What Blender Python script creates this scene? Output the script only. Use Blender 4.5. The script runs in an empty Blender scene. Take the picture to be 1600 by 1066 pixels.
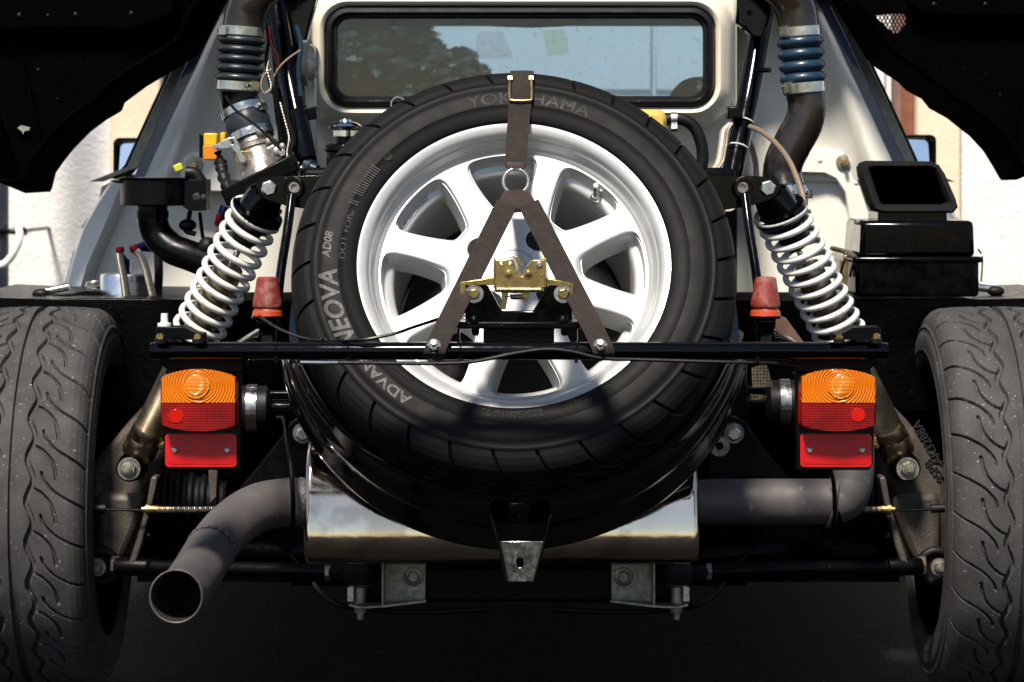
import bpy, bmesh, math, random
import numpy as np
from mathutils import Vector, Matrix, Quaternion
from mathutils.geometry import tessellate_polygon
random.seed(7); np.random.seed(7)
scene = bpy.context.scene
COL = scene.collection
R = math.radians

# ------------------------------------------------------------------ camera
F = 4470.0          # focal length in pixels of the 1600 px wide photograph
HZ = 270.0          # row of the horizon
CZ = 0.85           # eye height
cam = bpy.data.cameras.new('camera'); cam_o = bpy.data.objects.new('camera', cam)
COL.objects.link(cam_o); scene.camera = cam_o
cam.sensor_width = 36.0; cam.lens = F*36/1600.0
cam.shift_y = (HZ-533)/1600.0
cam.clip_start = 0.05; cam.clip_end = 500
cam_o.location = (0, 0, CZ); cam_o.rotation_euler = (R(90), 0, 0)
cam.dof.use_dof = True; cam.dof.focus_distance = 4.05; cam.dof.aperture_fstop = 13

# ------------------------------------------------------------------ sky, sun, exposure
SUN_EL, SUN_AZ = 54.0, 197.0      # azimuth clockwise from +Y (north)
world = bpy.data.worlds.new('World'); scene.world = world; world.use_nodes = True
wn = world.node_tree.nodes; wl = world.node_tree.links
bgn = wn['Background']; sky = wn.new('ShaderNodeTexSky'); sky.sky_type = 'NISHITA'
sky.sun_disc = False; sky.sun_elevation = R(SUN_EL); sky.sun_rotation = R(SUN_AZ)
sky.air_density = 1.0; sky.dust_density = 0.8; sky.ozone_density = 1.0
wl.new(sky.outputs[0], bgn.inputs[0]); bgn.inputs[1].default_value = 0.06
sun = bpy.data.lights.new('sun', 'SUN'); sun.energy = 3.4; sun.angle = R(9); sun.color = (1, .92, .80)
sun_o = bpy.data.objects.new('sun', sun); COL.objects.link(sun_o)
sd = Vector((math.sin(R(SUN_AZ))*math.cos(R(SUN_EL)), math.cos(R(SUN_AZ))*math.cos(R(SUN_EL)), math.sin(R(SUN_EL))))
sun_o.rotation_euler = sd.to_track_quat('Z', 'Y').to_euler(); sun_o.location = sd*20
vs = scene.view_settings
vs.view_transform = 'Standard'; vs.look = 'None'; vs.gamma = 1.0; vs.exposure = 1.0; vs.use_curve_mapping = False

# ------------------------------------------------------------------ materials
MATS = {}
def mat(name, col, rough=.5, metal=0., var=.12, vs_=25., bump=0., bs=300., coat=0., spec=.5, dust=None, rvar=.1, dist=.002, trans=0., sss=0.):
    m = bpy.data.materials.new(name); m.use_nodes = True
    nt = m.node_tree; N = nt.nodes; L = nt.links
    b = N['Principled BSDF']
    tc = N.new('ShaderNodeTexCoord')
    n1 = N.new('ShaderNodeTexNoise'); n1.inputs['Scale'].default_value = vs_; n1.inputs['Detail'].default_value = 6
    L.new(tc.outputs['Object'], n1.inputs['Vector'])
    mr = N.new('ShaderNodeMapRange'); mr.inputs['From Min'].default_value = .3; mr.inputs['From Max'].default_value = .7
    mr.inputs['To Min'].default_value = 1-var; mr.inputs['To Max'].default_value = 1+var
    L.new(n1.outputs['Fac'], mr.inputs['Value'])
    mx = N.new('ShaderNodeMix'); mx.data_type = 'RGBA'; mx.blend_type = 'MULTIPLY'; mx.inputs['Factor'].default_value = 1
    mx.inputs['A'].default_value = (*col, 1); L.new(mr.outputs[0], mx.inputs['B'])
    out = mx.outputs['Result']
    if dust:
        dc, thr, dsc, amt = dust
        n2 = N.new('ShaderNodeTexNoise'); n2.inputs['Scale'].default_value = dsc; n2.inputs['Detail'].default_value = 3
        L.new(tc.outputs['Object'], n2.inputs['Vector'])
        m2 = N.new('ShaderNodeMapRange'); m2.inputs['From Min'].default_value = thr; m2.inputs['From Max'].default_value = thr+.06
        m2.inputs['To Max'].default_value = amt
        L.new(n2.outputs['Fac'], m2.inputs['Value'])
        m3 = N.new('ShaderNodeMix'); m3.data_type = 'RGBA'; L.new(m2.outputs[0], m3.inputs['Factor'])
        L.new(out, m3.inputs['A']); m3.inputs['B'].default_value = (*dc, 1); out = m3.outputs['Result']
    L.new(out, b.inputs['Base Color'])
    n3 = N.new('ShaderNodeTexNoise'); n3.inputs['Scale'].default_value = vs_*2.3; n3.inputs['Detail'].default_value = 8
    L.new(tc.outputs['Object'], n3.inputs['Vector'])
    r2 = N.new('ShaderNodeMapRange'); r2.inputs['From Min'].default_value = .3; r2.inputs['From Max'].default_value = .7
    r2.inputs['To Min'].default_value = max(.02, rough-rvar); r2.inputs['To Max'].default_value = min(1, rough+rvar)
    L.new(n3.outputs['Fac'], r2.inputs['Value']); L.new(r2.outputs[0], b.inputs['Roughness'])
    b.inputs['Metallic'].default_value = metal; b.inputs['Specular IOR Level'].default_value = spec
    b.inputs['Coat Weight'].default_value = coat; b.inputs['Coat Roughness'].default_value = .06
    b.inputs['Transmission Weight'].default_value = trans
    if sss: b.inputs['Subsurface Weight'].default_value = sss; b.inputs['Subsurface Radius'].default_value = (.01, .004, .002)
    if bump:
        n4 = N.new('ShaderNodeTexNoise'); n4.inputs['Scale'].default_value = bs; n4.inputs['Detail'].default_value = 5
        L.new(tc.outputs['Object'], n4.inputs['Vector'])
        bp = N.new('ShaderNodeBump'); bp.inputs['Strength'].default_value = bump; bp.inputs['Distance'].default_value = dist
        L.new(n4.outputs['Fac'], bp.inputs['Height']); L.new(bp.outputs[0], b.inputs['Normal'])
    MATS[name] = m
    return m
def wave_bump(name, scale, strength=.6, dist=.001, typ='BANDS', dirn='X', rot=None, second=None):
    m = MATS[name]; N = m.node_tree.nodes; L = m.node_tree.links; b = N['Principled BSDF']
    tc = N.new('ShaderNodeTexCoord'); src = tc.outputs['Object']
    if rot:
        mp = N.new('ShaderNodeMapping'); mp.inputs['Rotation'].default_value = rot; L.new(src, mp.inputs[0]); src = mp.outputs[0]
    w = N.new('ShaderNodeTexWave'); w.wave_type = typ; w.inputs['Scale'].default_value = scale
    if typ == 'BANDS': w.bands_direction = dirn
    else: w.rings_direction = dirn
    L.new(src, w.inputs['Vector'])
    h = w.outputs['Fac']
    if second:
        w2 = N.new('ShaderNodeTexWave'); w2.inputs['Scale'].default_value = scale; w2.bands_direction = second; L.new(src, w2.inputs['Vector'])
        mm = N.new('ShaderNodeMath'); mm.operation = 'MULTIPLY'; L.new(h, mm.inputs[0]); L.new(w2.outputs['Fac'], mm.inputs[1]); h = mm.outputs[0]
    bp = N.new('ShaderNodeBump'); bp.inputs['Strength'].default_value = strength; bp.inputs['Distance'].default_value = dist
    L.new(h, bp.inputs['Height']); L.new(bp.outputs[0], b.inputs['Normal'])

G = mat
G('black_paint', (.0006, .0006, .0008), .12, coat=.08, var=.3, rvar=.08, bump=.03, bs=60, spec=.2)
G('tray_gloss', (.0012, .0011, .0011), .12, coat=.8, var=.3, rvar=.05, bump=.04, bs=40, spec=.5)
G('black_satin', (.0008, .0008, .0010), .38, var=.3, rvar=.12, bump=.08, bs=250, dust=((.09, .08, .07), .70, 160, .3), spec=.13)
G('black_crust', (.0006, .0006, .0008), .34, var=.4, bump=.3, bs=120, dist=.003, dust=((.25, .24, .22), .76, 220, .8), spec=.10)
G('black_plastic', (.0010, .0010, .0012), .30, var=.3, bump=.1, bs=600, spec=.2)
G('foam_black', (.002, .002, .0025), .8, bump=.8, bs=350, dist=.004, spec=.3)
G('under_black', (.0003, .0003, .0004), .75, var=.4, bump=.4, bs=60, dist=.004, dust=((.3, .29, .28), .74, 110, .25), spec=.02)
G('rubber_black', (.0035, .0035, .0038), .5, bump=.15, bs=500, spec=.28)
G('tyre_rubber', (.0048, .0046, .0045), .58, var=.25, vs_=14, rvar=.04, bump=.12, bs=900, dist=.0006, spec=.15)
G('tyre_road', (.052, .050, .049), .78, var=.28, vs_=18, bump=.5, bs=700, dist=.0012, dust=((.42, .40, .37), .675, 240, .8), spec=.25)
G('tyre_letter', (.045, .0435, .042), .6, var=.3, vs_=120)
G('tyre_faint', (.0062, .006, .006), .5, spec=.2)
G('tyre_emboss', (.016, .0155, .015), .5, var=.3, vs_=120, spec=.2)
G('cream_paint', (.78, .71, .57), .34, coat=.25, var=.05, vs_=6, bump=.05, bs=90, dust=((.30, .27, .22), .73, 45, .5))
G('body_white', (.80, .775, .70), .34, coat=.25, var=.05, vs_=6, bump=.05, bs=90, dust=((.30, .27, .22), .72, 45, .5))
G('blue_paint', (.03, .085, .19), .3, coat=.5, var=.2)
G('grey_trim', (.30, .285, .25), .4, metal=.4, var=.15)
G('silver_wheel', (.52, .52, .51), .46, metal=.45, var=.04, rvar=.05, coat=.15, dust=((.25, .23, .2), .74, 60, .4))
G('stainless', (.74, .61, .47), .10, metal=1, var=.14, vs_=9, rvar=.05, bump=.12, bs=22, dist=.004, dust=((.25, .18, .11), .58, 14, .35))
G('zinc', (.62, .62, .58), .34, metal=1, var=.25, vs_=140, bump=.15, bs=500)
G('zinc_dull', (.33, .31, .26), .48, metal=.9, var=.35, vs_=90, bump=.3, bs=300)
G('chrome', (.8, .8, .8), .08, metal=1, var=.05)
G('clamp_steel', (.58, .56, .52), .22, metal=1, var=.2, vs_=60)
G('gold_zinc', (.47, .33, .13), .30, metal=.95, var=.25, vs_=70, bump=.1, bs=400)
G('brass', (.50, .36, .16), .35, metal=1, var=.25)
G('damper_bronze', (.27, .21, .14), .34, metal=1, var=.35, vs_=30, dust=((.12, .09, .05), .62, 60, .6))
G('damper_thread', (.21, .165, .115), .42, metal=1, var=.3, vs_=30)
G('spring_white', (.72, .71, .68), .36, var=.05, coat=.2, dust=((.35, .32, .28), .60, 60, .5))
G('cast_metal', (.09, .075, .064), .6, metal=.55, var=.35, vs_=22, bump=.5, bs=260, dist=.002, dust=((.05, .04, .035), .60, 25, .6))
G('cast_alloy', (.30, .27, .235), .42, metal=.85, var=.3, vs_=30, bump=.3, bs=200)
G('exhaust_coat', (.085, .076, .076), .60, metal=.35, var=.25, vs_=12, bump=.25, bs=260, dist=.001, dust=((.26, .22, .2), .66, 70, .4))
G('soot_shade_black', (.006, .006, .006), .9)  # also paints the shade of the lug holes and behind the spokes
G('red_rubber', (.19, .024, .018), .5, var=.3, vs_=40, bump=.1, bs=300, dust=((.30, .14, .11), .5, 45, .5))
G('orange_rubber', (.50, .06, .015), .4, var=.15)
G('amber_lens', (.72, .17, .002), .10, coat=.5, var=.12, vs_=18, sss=.25)
G('amber_bulb', (.80, .22, .004), .08, coat=1, var=.1)
G('red_lens', (.20, .003, .002), .10, coat=.5, var=.35, vs_=26)
G('red_glow_paint', (.5, .009, .004), .10, coat=1, var=.1)  # brighter red that paints a bulb's glow on the lens
G('reflector_red', (.60, .007, .009), .16, coat=.8, var=.12, vs_=40)
G('strap_brown', (.022, .0155, .012), .72, var=.2, vs_=60, spec=.3)
G('strap_leather', (.026, .013, .009), .7, var=.35, vs_=120, bump=.5, bs=300)
G('braid', (.46, .41, .36), .38, metal=.9, var=.3, vs_=400)
G('braid_brown', (.33, .245, .17), .5, metal=.5, var=.3, vs_=400)
G('aluminium', (.62, .63, .65), .30, metal=1, var=.15, vs_=20, bump=.05, bs=60)
G('anodised_red', (.22, .006, .02), .25, metal=.8)
G('anodised_blue', (.015, .03, .13), .25, metal=.8)
G('hose_blue', (.008, .026, .048), .36, var=.2, coat=.1)
G('hose_black', (.012, .017, .021), .38, var=.2)
G('pipe_bronze', (.020, .014, .011), .27, metal=.2, var=.3, coat=.4)
G('relay_yellow', (.72, .44, .01), .35, var=.1)
G('relay_orange', (.62, .20, .01), .35, var=.1)
G('tank_yellow', (.66, .43, .10), .4, var=.15, sss=.2)
G('wire_green', (.5, .5, .04), .4)
G('copper_plate', (.20, .115, .085), .5, metal=.5, var=.3)
G('lamp_lens', (.36, .31, .24), .15, coat=.8, var=.3, vs_=80)
G('white_plastic', (.75, .74, .70), .4)
G('seat_cloth', (.16, .07, .06), .85, var=.3, bump=.4, bs=500)
G('cabin_trim', (.004, .004, .0045), .75, var=.3, spec=.2)
G('stucco', (.82, .795, .76), .9, var=.06, vs_=8, bump=.5, bs=95, dist=.012)
G('band_beige', (.78, .64, .47), .85, var=.06, vs_=6, bump=.4, bs=90, dist=.006)
G('frame_brown', (.20, .07, .04), .5, var=.2, vs_=30)
G('door_white', (.78, .79, .80), .45, var=.03)
G('downpipe_grey', (.022, .03, .045), .5, var=.2)
G('cable_white', (.75, .74, .72), .4)
G('asphalt', (.0070, .0069, .0069), .92, var=.4, vs_=40, bump=1.0, bs=120, dist=.022, dust=((.20, .19, .17), .64, 150, .6), spec=.10)
G('foliage', (.018, .030, .016), .55, var=.5, vs_=20)
G('bark', (.06, .045, .03), .9, bump=.6, bs=90)
G('mirror_glass', (.85, .87, .9), .02, metal=1, var=0, rvar=.005)
G('perforated', (.40, .31, .20), .35, metal=.9)
G('paper', (.55, .56, .54), .6)
wave_bump('damper_thread', 140, .8, .0012, 'BANDS', 'Z', rot=(0, R(-26), 0))
wave_bump('strap_brown', 120, .7, .0010, 'BANDS', 'Z')
wave_bump('amber_bulb', 170, .8, .0010, 'BANDS', 'Z')
wave_bump('amber_lens', 85, .9, .0012, 'RINGS', 'Y')
wave_bump('red_lens', 95, .4, .0007, 'BANDS', 'X', second='Z')
wave_bump('reflector_red', 150, .5, .0006, 'BANDS', 'X', rot=(0, R(30), 0), second='Z')
wave_bump('braid', 170, .9, .0010, 'BANDS', 'DIAGONAL')
wave_bump('braid_brown', 170, .8, .0008, 'BANDS', 'DIAGONAL')

def dots_material():      # perforated sheet: dark round holes
    m = MATS['perforated']; N = m.node_tree.nodes; L = m.node_tree.links; b = N['Principled BSDF']
    tc = N.new('ShaderNodeTexCoord'); v = N.new('ShaderNodeTexVoronoi'); v.inputs['Scale'].default_value = 210; v.inputs['Randomness'].default_value = .15
    L.new(tc.outputs['Object'], v.inputs['Vector'])
    mr = N.new('ShaderNodeMapRange'); mr.inputs['From Min'].default_value = .36; mr.inputs['From Max'].default_value = .42
    L.new(v.outputs['Distance'], mr.inputs['Value'])
    mx = N.new('ShaderNodeMix'); mx.data_type = 'RGBA'; mx.inputs['A'].default_value = (.006, .005, .005, 1); mx.inputs['B'].default_value = (.42, .33, .22, 1)
    L.new(mr.outputs[0], mx.inputs['Factor']); L.new(mx.outputs['Result'], b.inputs['Base Color'])
dots_material()
def glass_material(name, tint, refl=1.0):
    m = bpy.data.materials.new(name); m.use_nodes = True; N = m.node_tree.nodes; L = m.node_tree.links
    N.remove(N['Principled BSDF']); o = N['Material Output']
    t = N.new('ShaderNodeBsdfTransparent'); t.inputs[0].default_value = (*tint, 1)
    g = N.new('ShaderNodeBsdfGlossy'); g.inputs['Roughness'].default_value = .02
    lw = N.new('ShaderNodeLayerWeight'); lw.inputs[0].default_value = .5
    pw = N.new('ShaderNodeMath'); pw.operation = 'POWER'; pw.inputs[1].default_value = 5; L.new(lw.outputs['Facing'], pw.inputs[0])
    f = N.new('ShaderNodeMath'); f.operation = 'MULTIPLY_ADD'; f.inputs[1].default_value = .96; f.inputs[2].default_value = .04; L.new(pw.outputs[0], f.inputs[0])
    tc = N.new('ShaderNodeTexCoord'); n = N.new('ShaderNodeTexNoise'); n.inputs['Scale'].default_value = 70; n.inputs['Detail'].default_value = 2
    L.new(tc.outputs['Object'], n.inputs['Vector'])
    d = N.new('ShaderNodeBsdfDiffuse'); d.inputs[0].default_value = (.25, .25, .25, 1)
    mr = N.new('ShaderNodeMapRange'); mr.inputs['From Min'].default_value = .66; mr.inputs['From Max'].default_value = .74; mr.inputs['To Min'].default_value = .012; mr.inputs['To Max'].default_value = .25
    L.new(n.outputs['Fac'], mr.inputs['Value'])
    mx = N.new('ShaderNodeMixShader'); L.new(f.outputs[0], mx.inputs[0]); L.new(t.outputs[0], mx.inputs[1]); L.new(g.outputs[0], mx.inputs[2])
    m2 = N.new('ShaderNodeMixShader'); L.new(mr.outputs[0], m2.inputs[0]); L.new(mx.outputs[0], m2.inputs[1]); L.new(d.outputs[0], m2.inputs[2])
    L.new(m2.outputs[0], o.inputs['Surface']); MATS[name] = m
glass_material('rear_glass', (.92, .955, .97))
glass_material('front_glass', (.60, .71, .79))
glass_material('sticker_green', (.97, 1.0, .88))
glass_material('sticker_pink', (1.0, .97, .97))

# ------------------------------------------------------------------ mesh helpers
def P(x, y, Y): return Vector(((x-800)*Y/F, Y, CZ-(y-HZ)*Y/F))
def S(px, Y): return px*Y/F
def frame(d):
    d = Vector(d).normalized()
    a = Vector((0, 0, 1)) if abs(d.z) < .9 else Vector((1, 0, 0))
    x = a.cross(d).normalized(); y = d.cross(x)
    return x, y, d
def smooth_path(pts, k=8):
    pts = [Vector(p) for p in pts]
    if len(pts) < 3: return pts
    q = [pts[0]*2-pts[1]]+pts+[pts[-1]*2-pts[-2]]; out = []
    for i in range(1, len(q)-2):
        p0, p1, p2, p3 = q[i-1:i+3]
        for j in range(k):
            t = j/k
            out.append(.5*((2*p1)+(p2-p0)*t+(2*p0-5*p1+4*p2-p3)*t*t+(3*p1-p0-3*p2+p3)*t**3))
    out.append(pts[-1]); return out
class MB:
    def __init__(s): s.v = []; s.f = []
    def add(s, v, f):
        o = len(s.v); s.v += [tuple(p) for p in v]; s.f += [tuple(i+o for i in q) for q in f]; return s
    def box(s, a, b):
        x0, y0, z0 = [min(a[i], b[i]) for i in range(3)]; x1, y1, z1 = [max(a[i], b[i]) for i in range(3)]
        return s.add([(x0, y0, z0), (x1, y0, z0), (x1, y1, z0), (x0, y1, z0), (x0, y0, z1), (x1, y0, z1), (x1, y1, z1), (x0, y1, z1)],
                     [(0, 3, 2, 1), (4, 5, 6, 7), (0, 1, 5, 4), (1, 2, 6, 5), (2, 3, 7, 6), (3, 0, 4, 7)])
    def pbox(s, x0, y0, x1, y1, Y0, Y1): return s.box(P(x0, y0, Y0), P(x1, y1, Y0)+Vector((0, Y1-Y0, 0)))
    def obox(s, c, ax, ay, az):   # oriented box from centre and half axes
        c, ax, ay, az = map(Vector, (c, ax, ay, az))
        v = [c+ax*i+ay*j+az*k for k in (-1, 1) for j in (-1, 1) for i in (-1, 1)]
        return s.add(v, [(0, 2, 3, 1), (4, 5, 7, 6), (0, 1, 5, 4), (1, 3, 7, 5), (3, 2, 6, 7), (2, 0, 4, 6)])
    def poly(s, pts, depth, holes=()):    # pts: 3d polygon (front), extruded by the vector depth
        loops = [[Vector(p) for p in pts]]+[[Vector(p) for p in h] for h in holes]
        flat = [p for l in loops for p in l]; n = len(flat); depth = Vector(depth)
        tri = tessellate_polygon(loops)
        v = flat+[p+depth for p in flat]; f = [tuple(t) for t in tri]+[tuple(reversed([i+n for i in t])) for t in tri]
        o = 0
        for l in loops:
            m = len(l)
            for i in range(m): j = (i+1) % m; f.append((o+i, o+j, o+j+n, o+i+n))
            o += m
        return s.add(v, f)
    def ppoly(s, px, Y0, Y1, holes=()):
        return s.poly([P(x, y, Y0) for x, y in px], (0, Y1-Y0, 0), [[P(x, y, Y0) for x, y in h] for h in holes])
    def lathe(s, c, d, prof, n=32, cap=True):     # prof: [(t along d, radius)]
        x, y, d = frame(d); c = Vector(c); v = []; f = []
        for t, r in prof:
            for i in range(n):
                a = 2*math.pi*i/n; v.append(c+d*t+x*(r*math.cos(a))+y*(r*math.sin(a)))
        for k in range(len(prof)-1):
            for i in range(n): j = (i+1) % n; f.append((k*n+i, k*n+j, (k+1)*n+j, (k+1)*n+i))
        if cap:
            f.append(tuple(reversed(range(n)))); f.append(tuple(range((len(prof)-1)*n, len(prof)*n)))
        return s.add(v, f)
    def cyl(s, a, b, r, r2=None, n=24):
        a = Vector(a); b = Vector(b); return s.lathe(a, b-a, [(0, r), ((b-a).length, r if r2 is None else r2)], n)
    def tube(s, pts, r, n=12, k=8, cap=True, raw=False):
        p = pts if raw else smooth_path(pts, k); m = len(p)
        rr = r if callable(r) else (lambda t: r)
        d = (p[1]-p[0]).normalized(); x, y, _ = frame(d); v = []; f = []
        for i in range(m):
            nd = (p[min(i+1, m-1)]-p[max(i-1, 0)]).normalized()
            q = d.rotation_difference(nd); x = q @ x; y = q @ y; d = nd; rad = rr(i/(m-1))
            for j in range(n):
                a = 2*math.pi*j/n; v.append(p[i]+x*(rad*math.cos(a))+y*(rad*math.sin(a)))
        for i in range(m-1):
            for j in range(n): jj = (j+1) % n; f.append((i*n+j, i*n+jj, (i+1)*n+jj, (i+1)*n+j))
        if cap: f.append(tuple(reversed(range(n)))); f.append(tuple(range((m-1)*n, m*n)))
        return s.add(v, f)
    def torus(s, c, d, R_, r, n=32, m=10, arc=None):
        x, y, d = frame(d); c = Vector(c); a0, a1 = arc if arc else (0, 2*math.pi); v = []; f = []
        nn = n if not arc else n+1
        for i in range(nn):
            a = a0+(a1-a0)*i/n; e = x*math.cos(a)+y*math.sin(a)
            for j in range(m):
                b = 2*math.pi*j/m; v.append(c+e*(R_+r*math.cos(b))+d*(r*math.sin(b)))
        for i in range(n if not arc else n):
            ii = (i+1) % nn
            if arc and i == nn-1: break
            for j in range(m): jj = (j+1) % m; f.append((i*m+j, ii*m+j, ii*m+jj, i*m+jj))
        return s.add(v, f)
    def ball(s, c, r, n=16, m=10, sc=(1, 1, 1)):
        c = Vector(c); v = [c+Vector((0, 0, r*sc[2]))]; f = []
        for i in range(1, m):
            t = math.pi*i/m
            for j in range(n):
                a = 2*math.pi*j/n; v.append(c+Vector((r*sc[0]*math.sin(t)*math.cos(a), r*sc[1]*math.sin(t)*math.sin(a), r*sc[2]*math.cos(t))))
        v.append(c-Vector((0, 0, r*sc[2]))); e = len(v)-1
        for j in range(n):
            k = (j+1) % n; f.append((0, 1+j, 1+k)); f.append((e, e-n+k, e-n+j))
        for i in range(m-2):
            for j in range(n): k = (j+1) % n; f.append((1+i*n+j, 1+(i+1)*n+j, 1+(i+1)*n+k, 1+i*n+k))
        return s.add(v, f)
    def hexa(s, c, d, r, h, dome=.0):
        x, y, d = frame(d); c = Vector(c); n = 6; v = []; f = []
        for t, q in ((0, 1), (h*.8, 1), (h, .86)):
            for i in range(n): a = 2*math.pi*i/n+.3; v.append(c+d*t+x*(r*q*math.cos(a))+y*(r*q*math.sin(a)))
        for k in range(2):
            for i in range(n): j = (i+1) % n; f.append((k*n+i, k*n+j, (k+1)*n+j, (k+1)*n+i))
        f.append(tuple(reversed(range(6)))); f.append(tuple(range(12, 18))); return s.add(v, f)
    def loft(s, loops, closed=True, cap0=False, cap1=False):
        n = len(loops[0]); v = [Vector(p) for l in loops for p in l]; f = []
        for k in range(len(loops)-1):
            for i in range(n if closed else n-1): j = (i+1) % n; f.append((k*n+i, k*n+j, (k+1)*n+j, (k+1)*n+i))
        if cap0: f.append(tuple(reversed(range(n))))
        if cap1: f.append(tuple(range((len(loops)-1)*n, len(loops)*n)))
        return s.add(v, f)
    def helix(s, a, b, R_, r, turns, hand=1, ph=0., n=8, seg=28):
        a = Vector(a); b = Vector(b); x, y, d = frame(b-a); Ln = (b-a).length; p = []
        m = int(turns*seg)
        for i in range(m+1):
            t = i/m; an = ph+hand*2*math.pi*turns*t; e = min(t, 1-t)*turns
            p.append(a+d*(Ln*t)+x*(R_*math.cos(an))+y*(R_*math.sin(an)))
        return s.tube_raw(p, r, n)
    def tube_raw(s, p, r, n): return s.tube(p, r, n, raw=True)
def obj(name, mb, material, parent=None, label=None, bevel=0., smooth=38, origin=None, solid=0., subs=0):
    me = bpy.data.meshes.new(name)
    v = mb.v if origin is None else [tuple(Vector(p)-Vector(origin)) for p in mb.v]
    me.from_pydata(v, [], mb.f); me.update()
    bm = bmesh.new(); bm.from_mesh(me); bmesh.ops.recalc_face_normals(bm, faces=bm.faces); bm.to_mesh(me); bm.free()
    me.polygons.foreach_set('use_smooth', [True]*len(me.polygons)); me.set_sharp_from_angle(angle=R(smooth))
    me.materials.append(MATS[material] if isinstance(material, str) else material)
    o = bpy.data.objects.new(name, me); COL.objects.link(o)
    if origin is not None: o.location = origin
    if parent is not None: attach(o, parent)
    if label: o['label'] = label
    if solid:
        md = o.modifiers.new('solid', 'SOLIDIFY'); md.thickness = solid; md.offset = 0
    if bevel:
        md = o.modifiers.new('bevel', 'BEVEL'); md.width = bevel; md.segments = 2; md.limit_method = 'ANGLE'; md.angle_limit = R(40)
    return o
WM = {}
def world_of(o):
    m = o.matrix_basis.copy()
    if o.parent is not None: m = world_of(o.parent) @ o.matrix_parent_inverse @ m
    return m
def attach(o, parent):
    o.parent = parent; o.matrix_parent_inverse = world_of(parent).inverted()
def thing(name, label, cat, loc, group=None):
    o = bpy.data.objects.new(name, None); COL.objects.link(o); o.location = loc; o.empty_display_size = .1
    tag(o, label, cat, group); return o
def tag(o, label, cat, group=None, kind=None):
    if label: o['label'] = label
    if cat: o['category'] = cat
    if group: o['group'] = group
    if kind: o['kind'] = kind
    return o
BK = Vector((0, -1, 0))      # towards the camera (rear of the car)
def bolt(parent, c, r, d=BK, material='zinc', washer=True, h=None, name='bolt'):
    m = MB(); c = Vector(c); d = Vector(d).normalized(); h = h or r*.55
    if washer: m.lathe(c-d*.002, d, [(0, r), (.002+r*.12, r), (.002+r*.16, r*.93)], 24); c = c+d*(r*.12)
    m.hexa(c, d, r*.62 if washer else r, h)
    return obj(name, m, material, parent, bevel=r*.05)
def rr(x0, y0, x1, y1, r, n=6):
    out = []
    for cx, cy, a0 in ((x1-r, y0+r, -90), (x1-r, y1-r, 0), (x0+r, y1-r, 90), (x0+r, y0+r, 180)):
        for i in range(n+1):
            a = R(a0+90*i/n); out.append((cx+r*math.cos(a), cy+r*math.sin(a)))
    return out
def circ(cx, cy, r, n=20): return [(cx+r*math.cos(2*math.pi*i/n), cy+r*math.sin(2*math.pi*i/n)) for i in range(n)]
def text_mesh(body, size, extrude, shear=0., bold=.012):
    cu = bpy.data.curves.new('t', 'FONT'); cu.body = body; cu.size = size; cu.extrude = extrude; cu.align_x = 'CENTER'; cu.align_y = 'CENTER'
    cu.shear = shear; cu.resolution_u = 3; cu.offset = size*bold
    o = bpy.data.objects.new('t', cu); COL.objects.link(o)
    dg = bpy.context.evaluated_depsgraph_get(); dg.update()
    me = bpy.data.meshes.new_from_object(o.evaluated_get(dg))
    bm = bmesh.new(); bm.from_mesh(me); bmesh.ops.remove_doubles(bm, verts=bm.verts, dist=size*1e-4); bmesh.ops.triangulate(bm, faces=bm.faces)
    for _ in range(2): bmesh.ops.subdivide_edges(bm, edges=[e for e in bm.edges if e.calc_length() > size*.16], cuts=1); bmesh.ops.triangulate(bm, faces=bm.faces)
    bm.to_mesh(me); bm.free()
    v = [Vector(p.co) for p in me.vertices]; xs = [p.x for p in v]; ys = [p.y for p in v]; off = Vector(((min(xs)+max(xs))/2, (min(ys)+max(ys))/2, 0)); v = [p-off for p in v]; f = [tuple(p.vertices) for p in me.polygons]
    bpy.data.objects.remove(o); bpy.data.curves.remove(cu); bpy.data.meshes.remove(me)
    return v, f
MX = 1620            # the car's mid-plane lies at column 810
def X(px, sd): return px if sd < 0 else MX-px
def XP(pts, sd): return [(X(x, sd), y) for x, y in pts]

# ================================================================== SETTING
g = MB(); n = 40
g.add([(-40, -30, 0), (40, -30, 0), (40, 60, 0), (-40, 60, 0)], [(0, 1, 2, 3)])
tag(obj('ground', g, 'asphalt'), None, None, kind='structure')

WY = 9.5
house = thing('house', 'white stucco house with beige door surround and white garage door behind the car', 'house', (0, WY, 0))
XL0, XL1 = P(173, 0, WY).x, P(252, 0, WY).x          # beige bands and brown frames
XR0, XR1 = P(1432, 0, WY).x, P(1500, 0, WY).x
w = MB(); w.box((-9, WY, 0), (XL0, WY+.4, 7.6)); obj('wall', w, 'stucco', house)
w = MB(); w.box((XR1, WY, 0), (9, WY+.4, 7.6)); obj('wall', w, 'stucco', house)
w = MB(); w.box((XL0, WY, 2.6), (XR1, WY+.4, 7.6)); obj('wall', w, 'stucco', house, label='wall over the garage door')
for a, b in ((XL0, XL1), (XR0, XR1)):
    w = MB(); w.box((a, WY-.025, 0), (b, WY+.4, 2.6)); obj('door_surround', w, 'band_beige', house, bevel=.008)
for a, s in ((XL1, 1), (XR0, -1)):
    w = MB(); w.box((a, WY+.05, 0), (a+s*.045, WY+.3, 2.6)); obj('door_frame', w, 'frame_brown', house, bevel=.004)
w = MB(); w.box((XL1+.045, WY+.05, 2.53), (XR0-.045, WY+.3, 2.6)); obj('door_frame', w, 'frame_brown', house, bevel=.004)
gd = MB(); gd.box((XL1+.05, WY+.26, .01), (XR0-.05, WY+.29, 2.53)); gdo = obj('garage_door', gd, 'door_white', house)
zz = [.02, .62, 1.12, 1.62, 2.08, 2.5]
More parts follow.
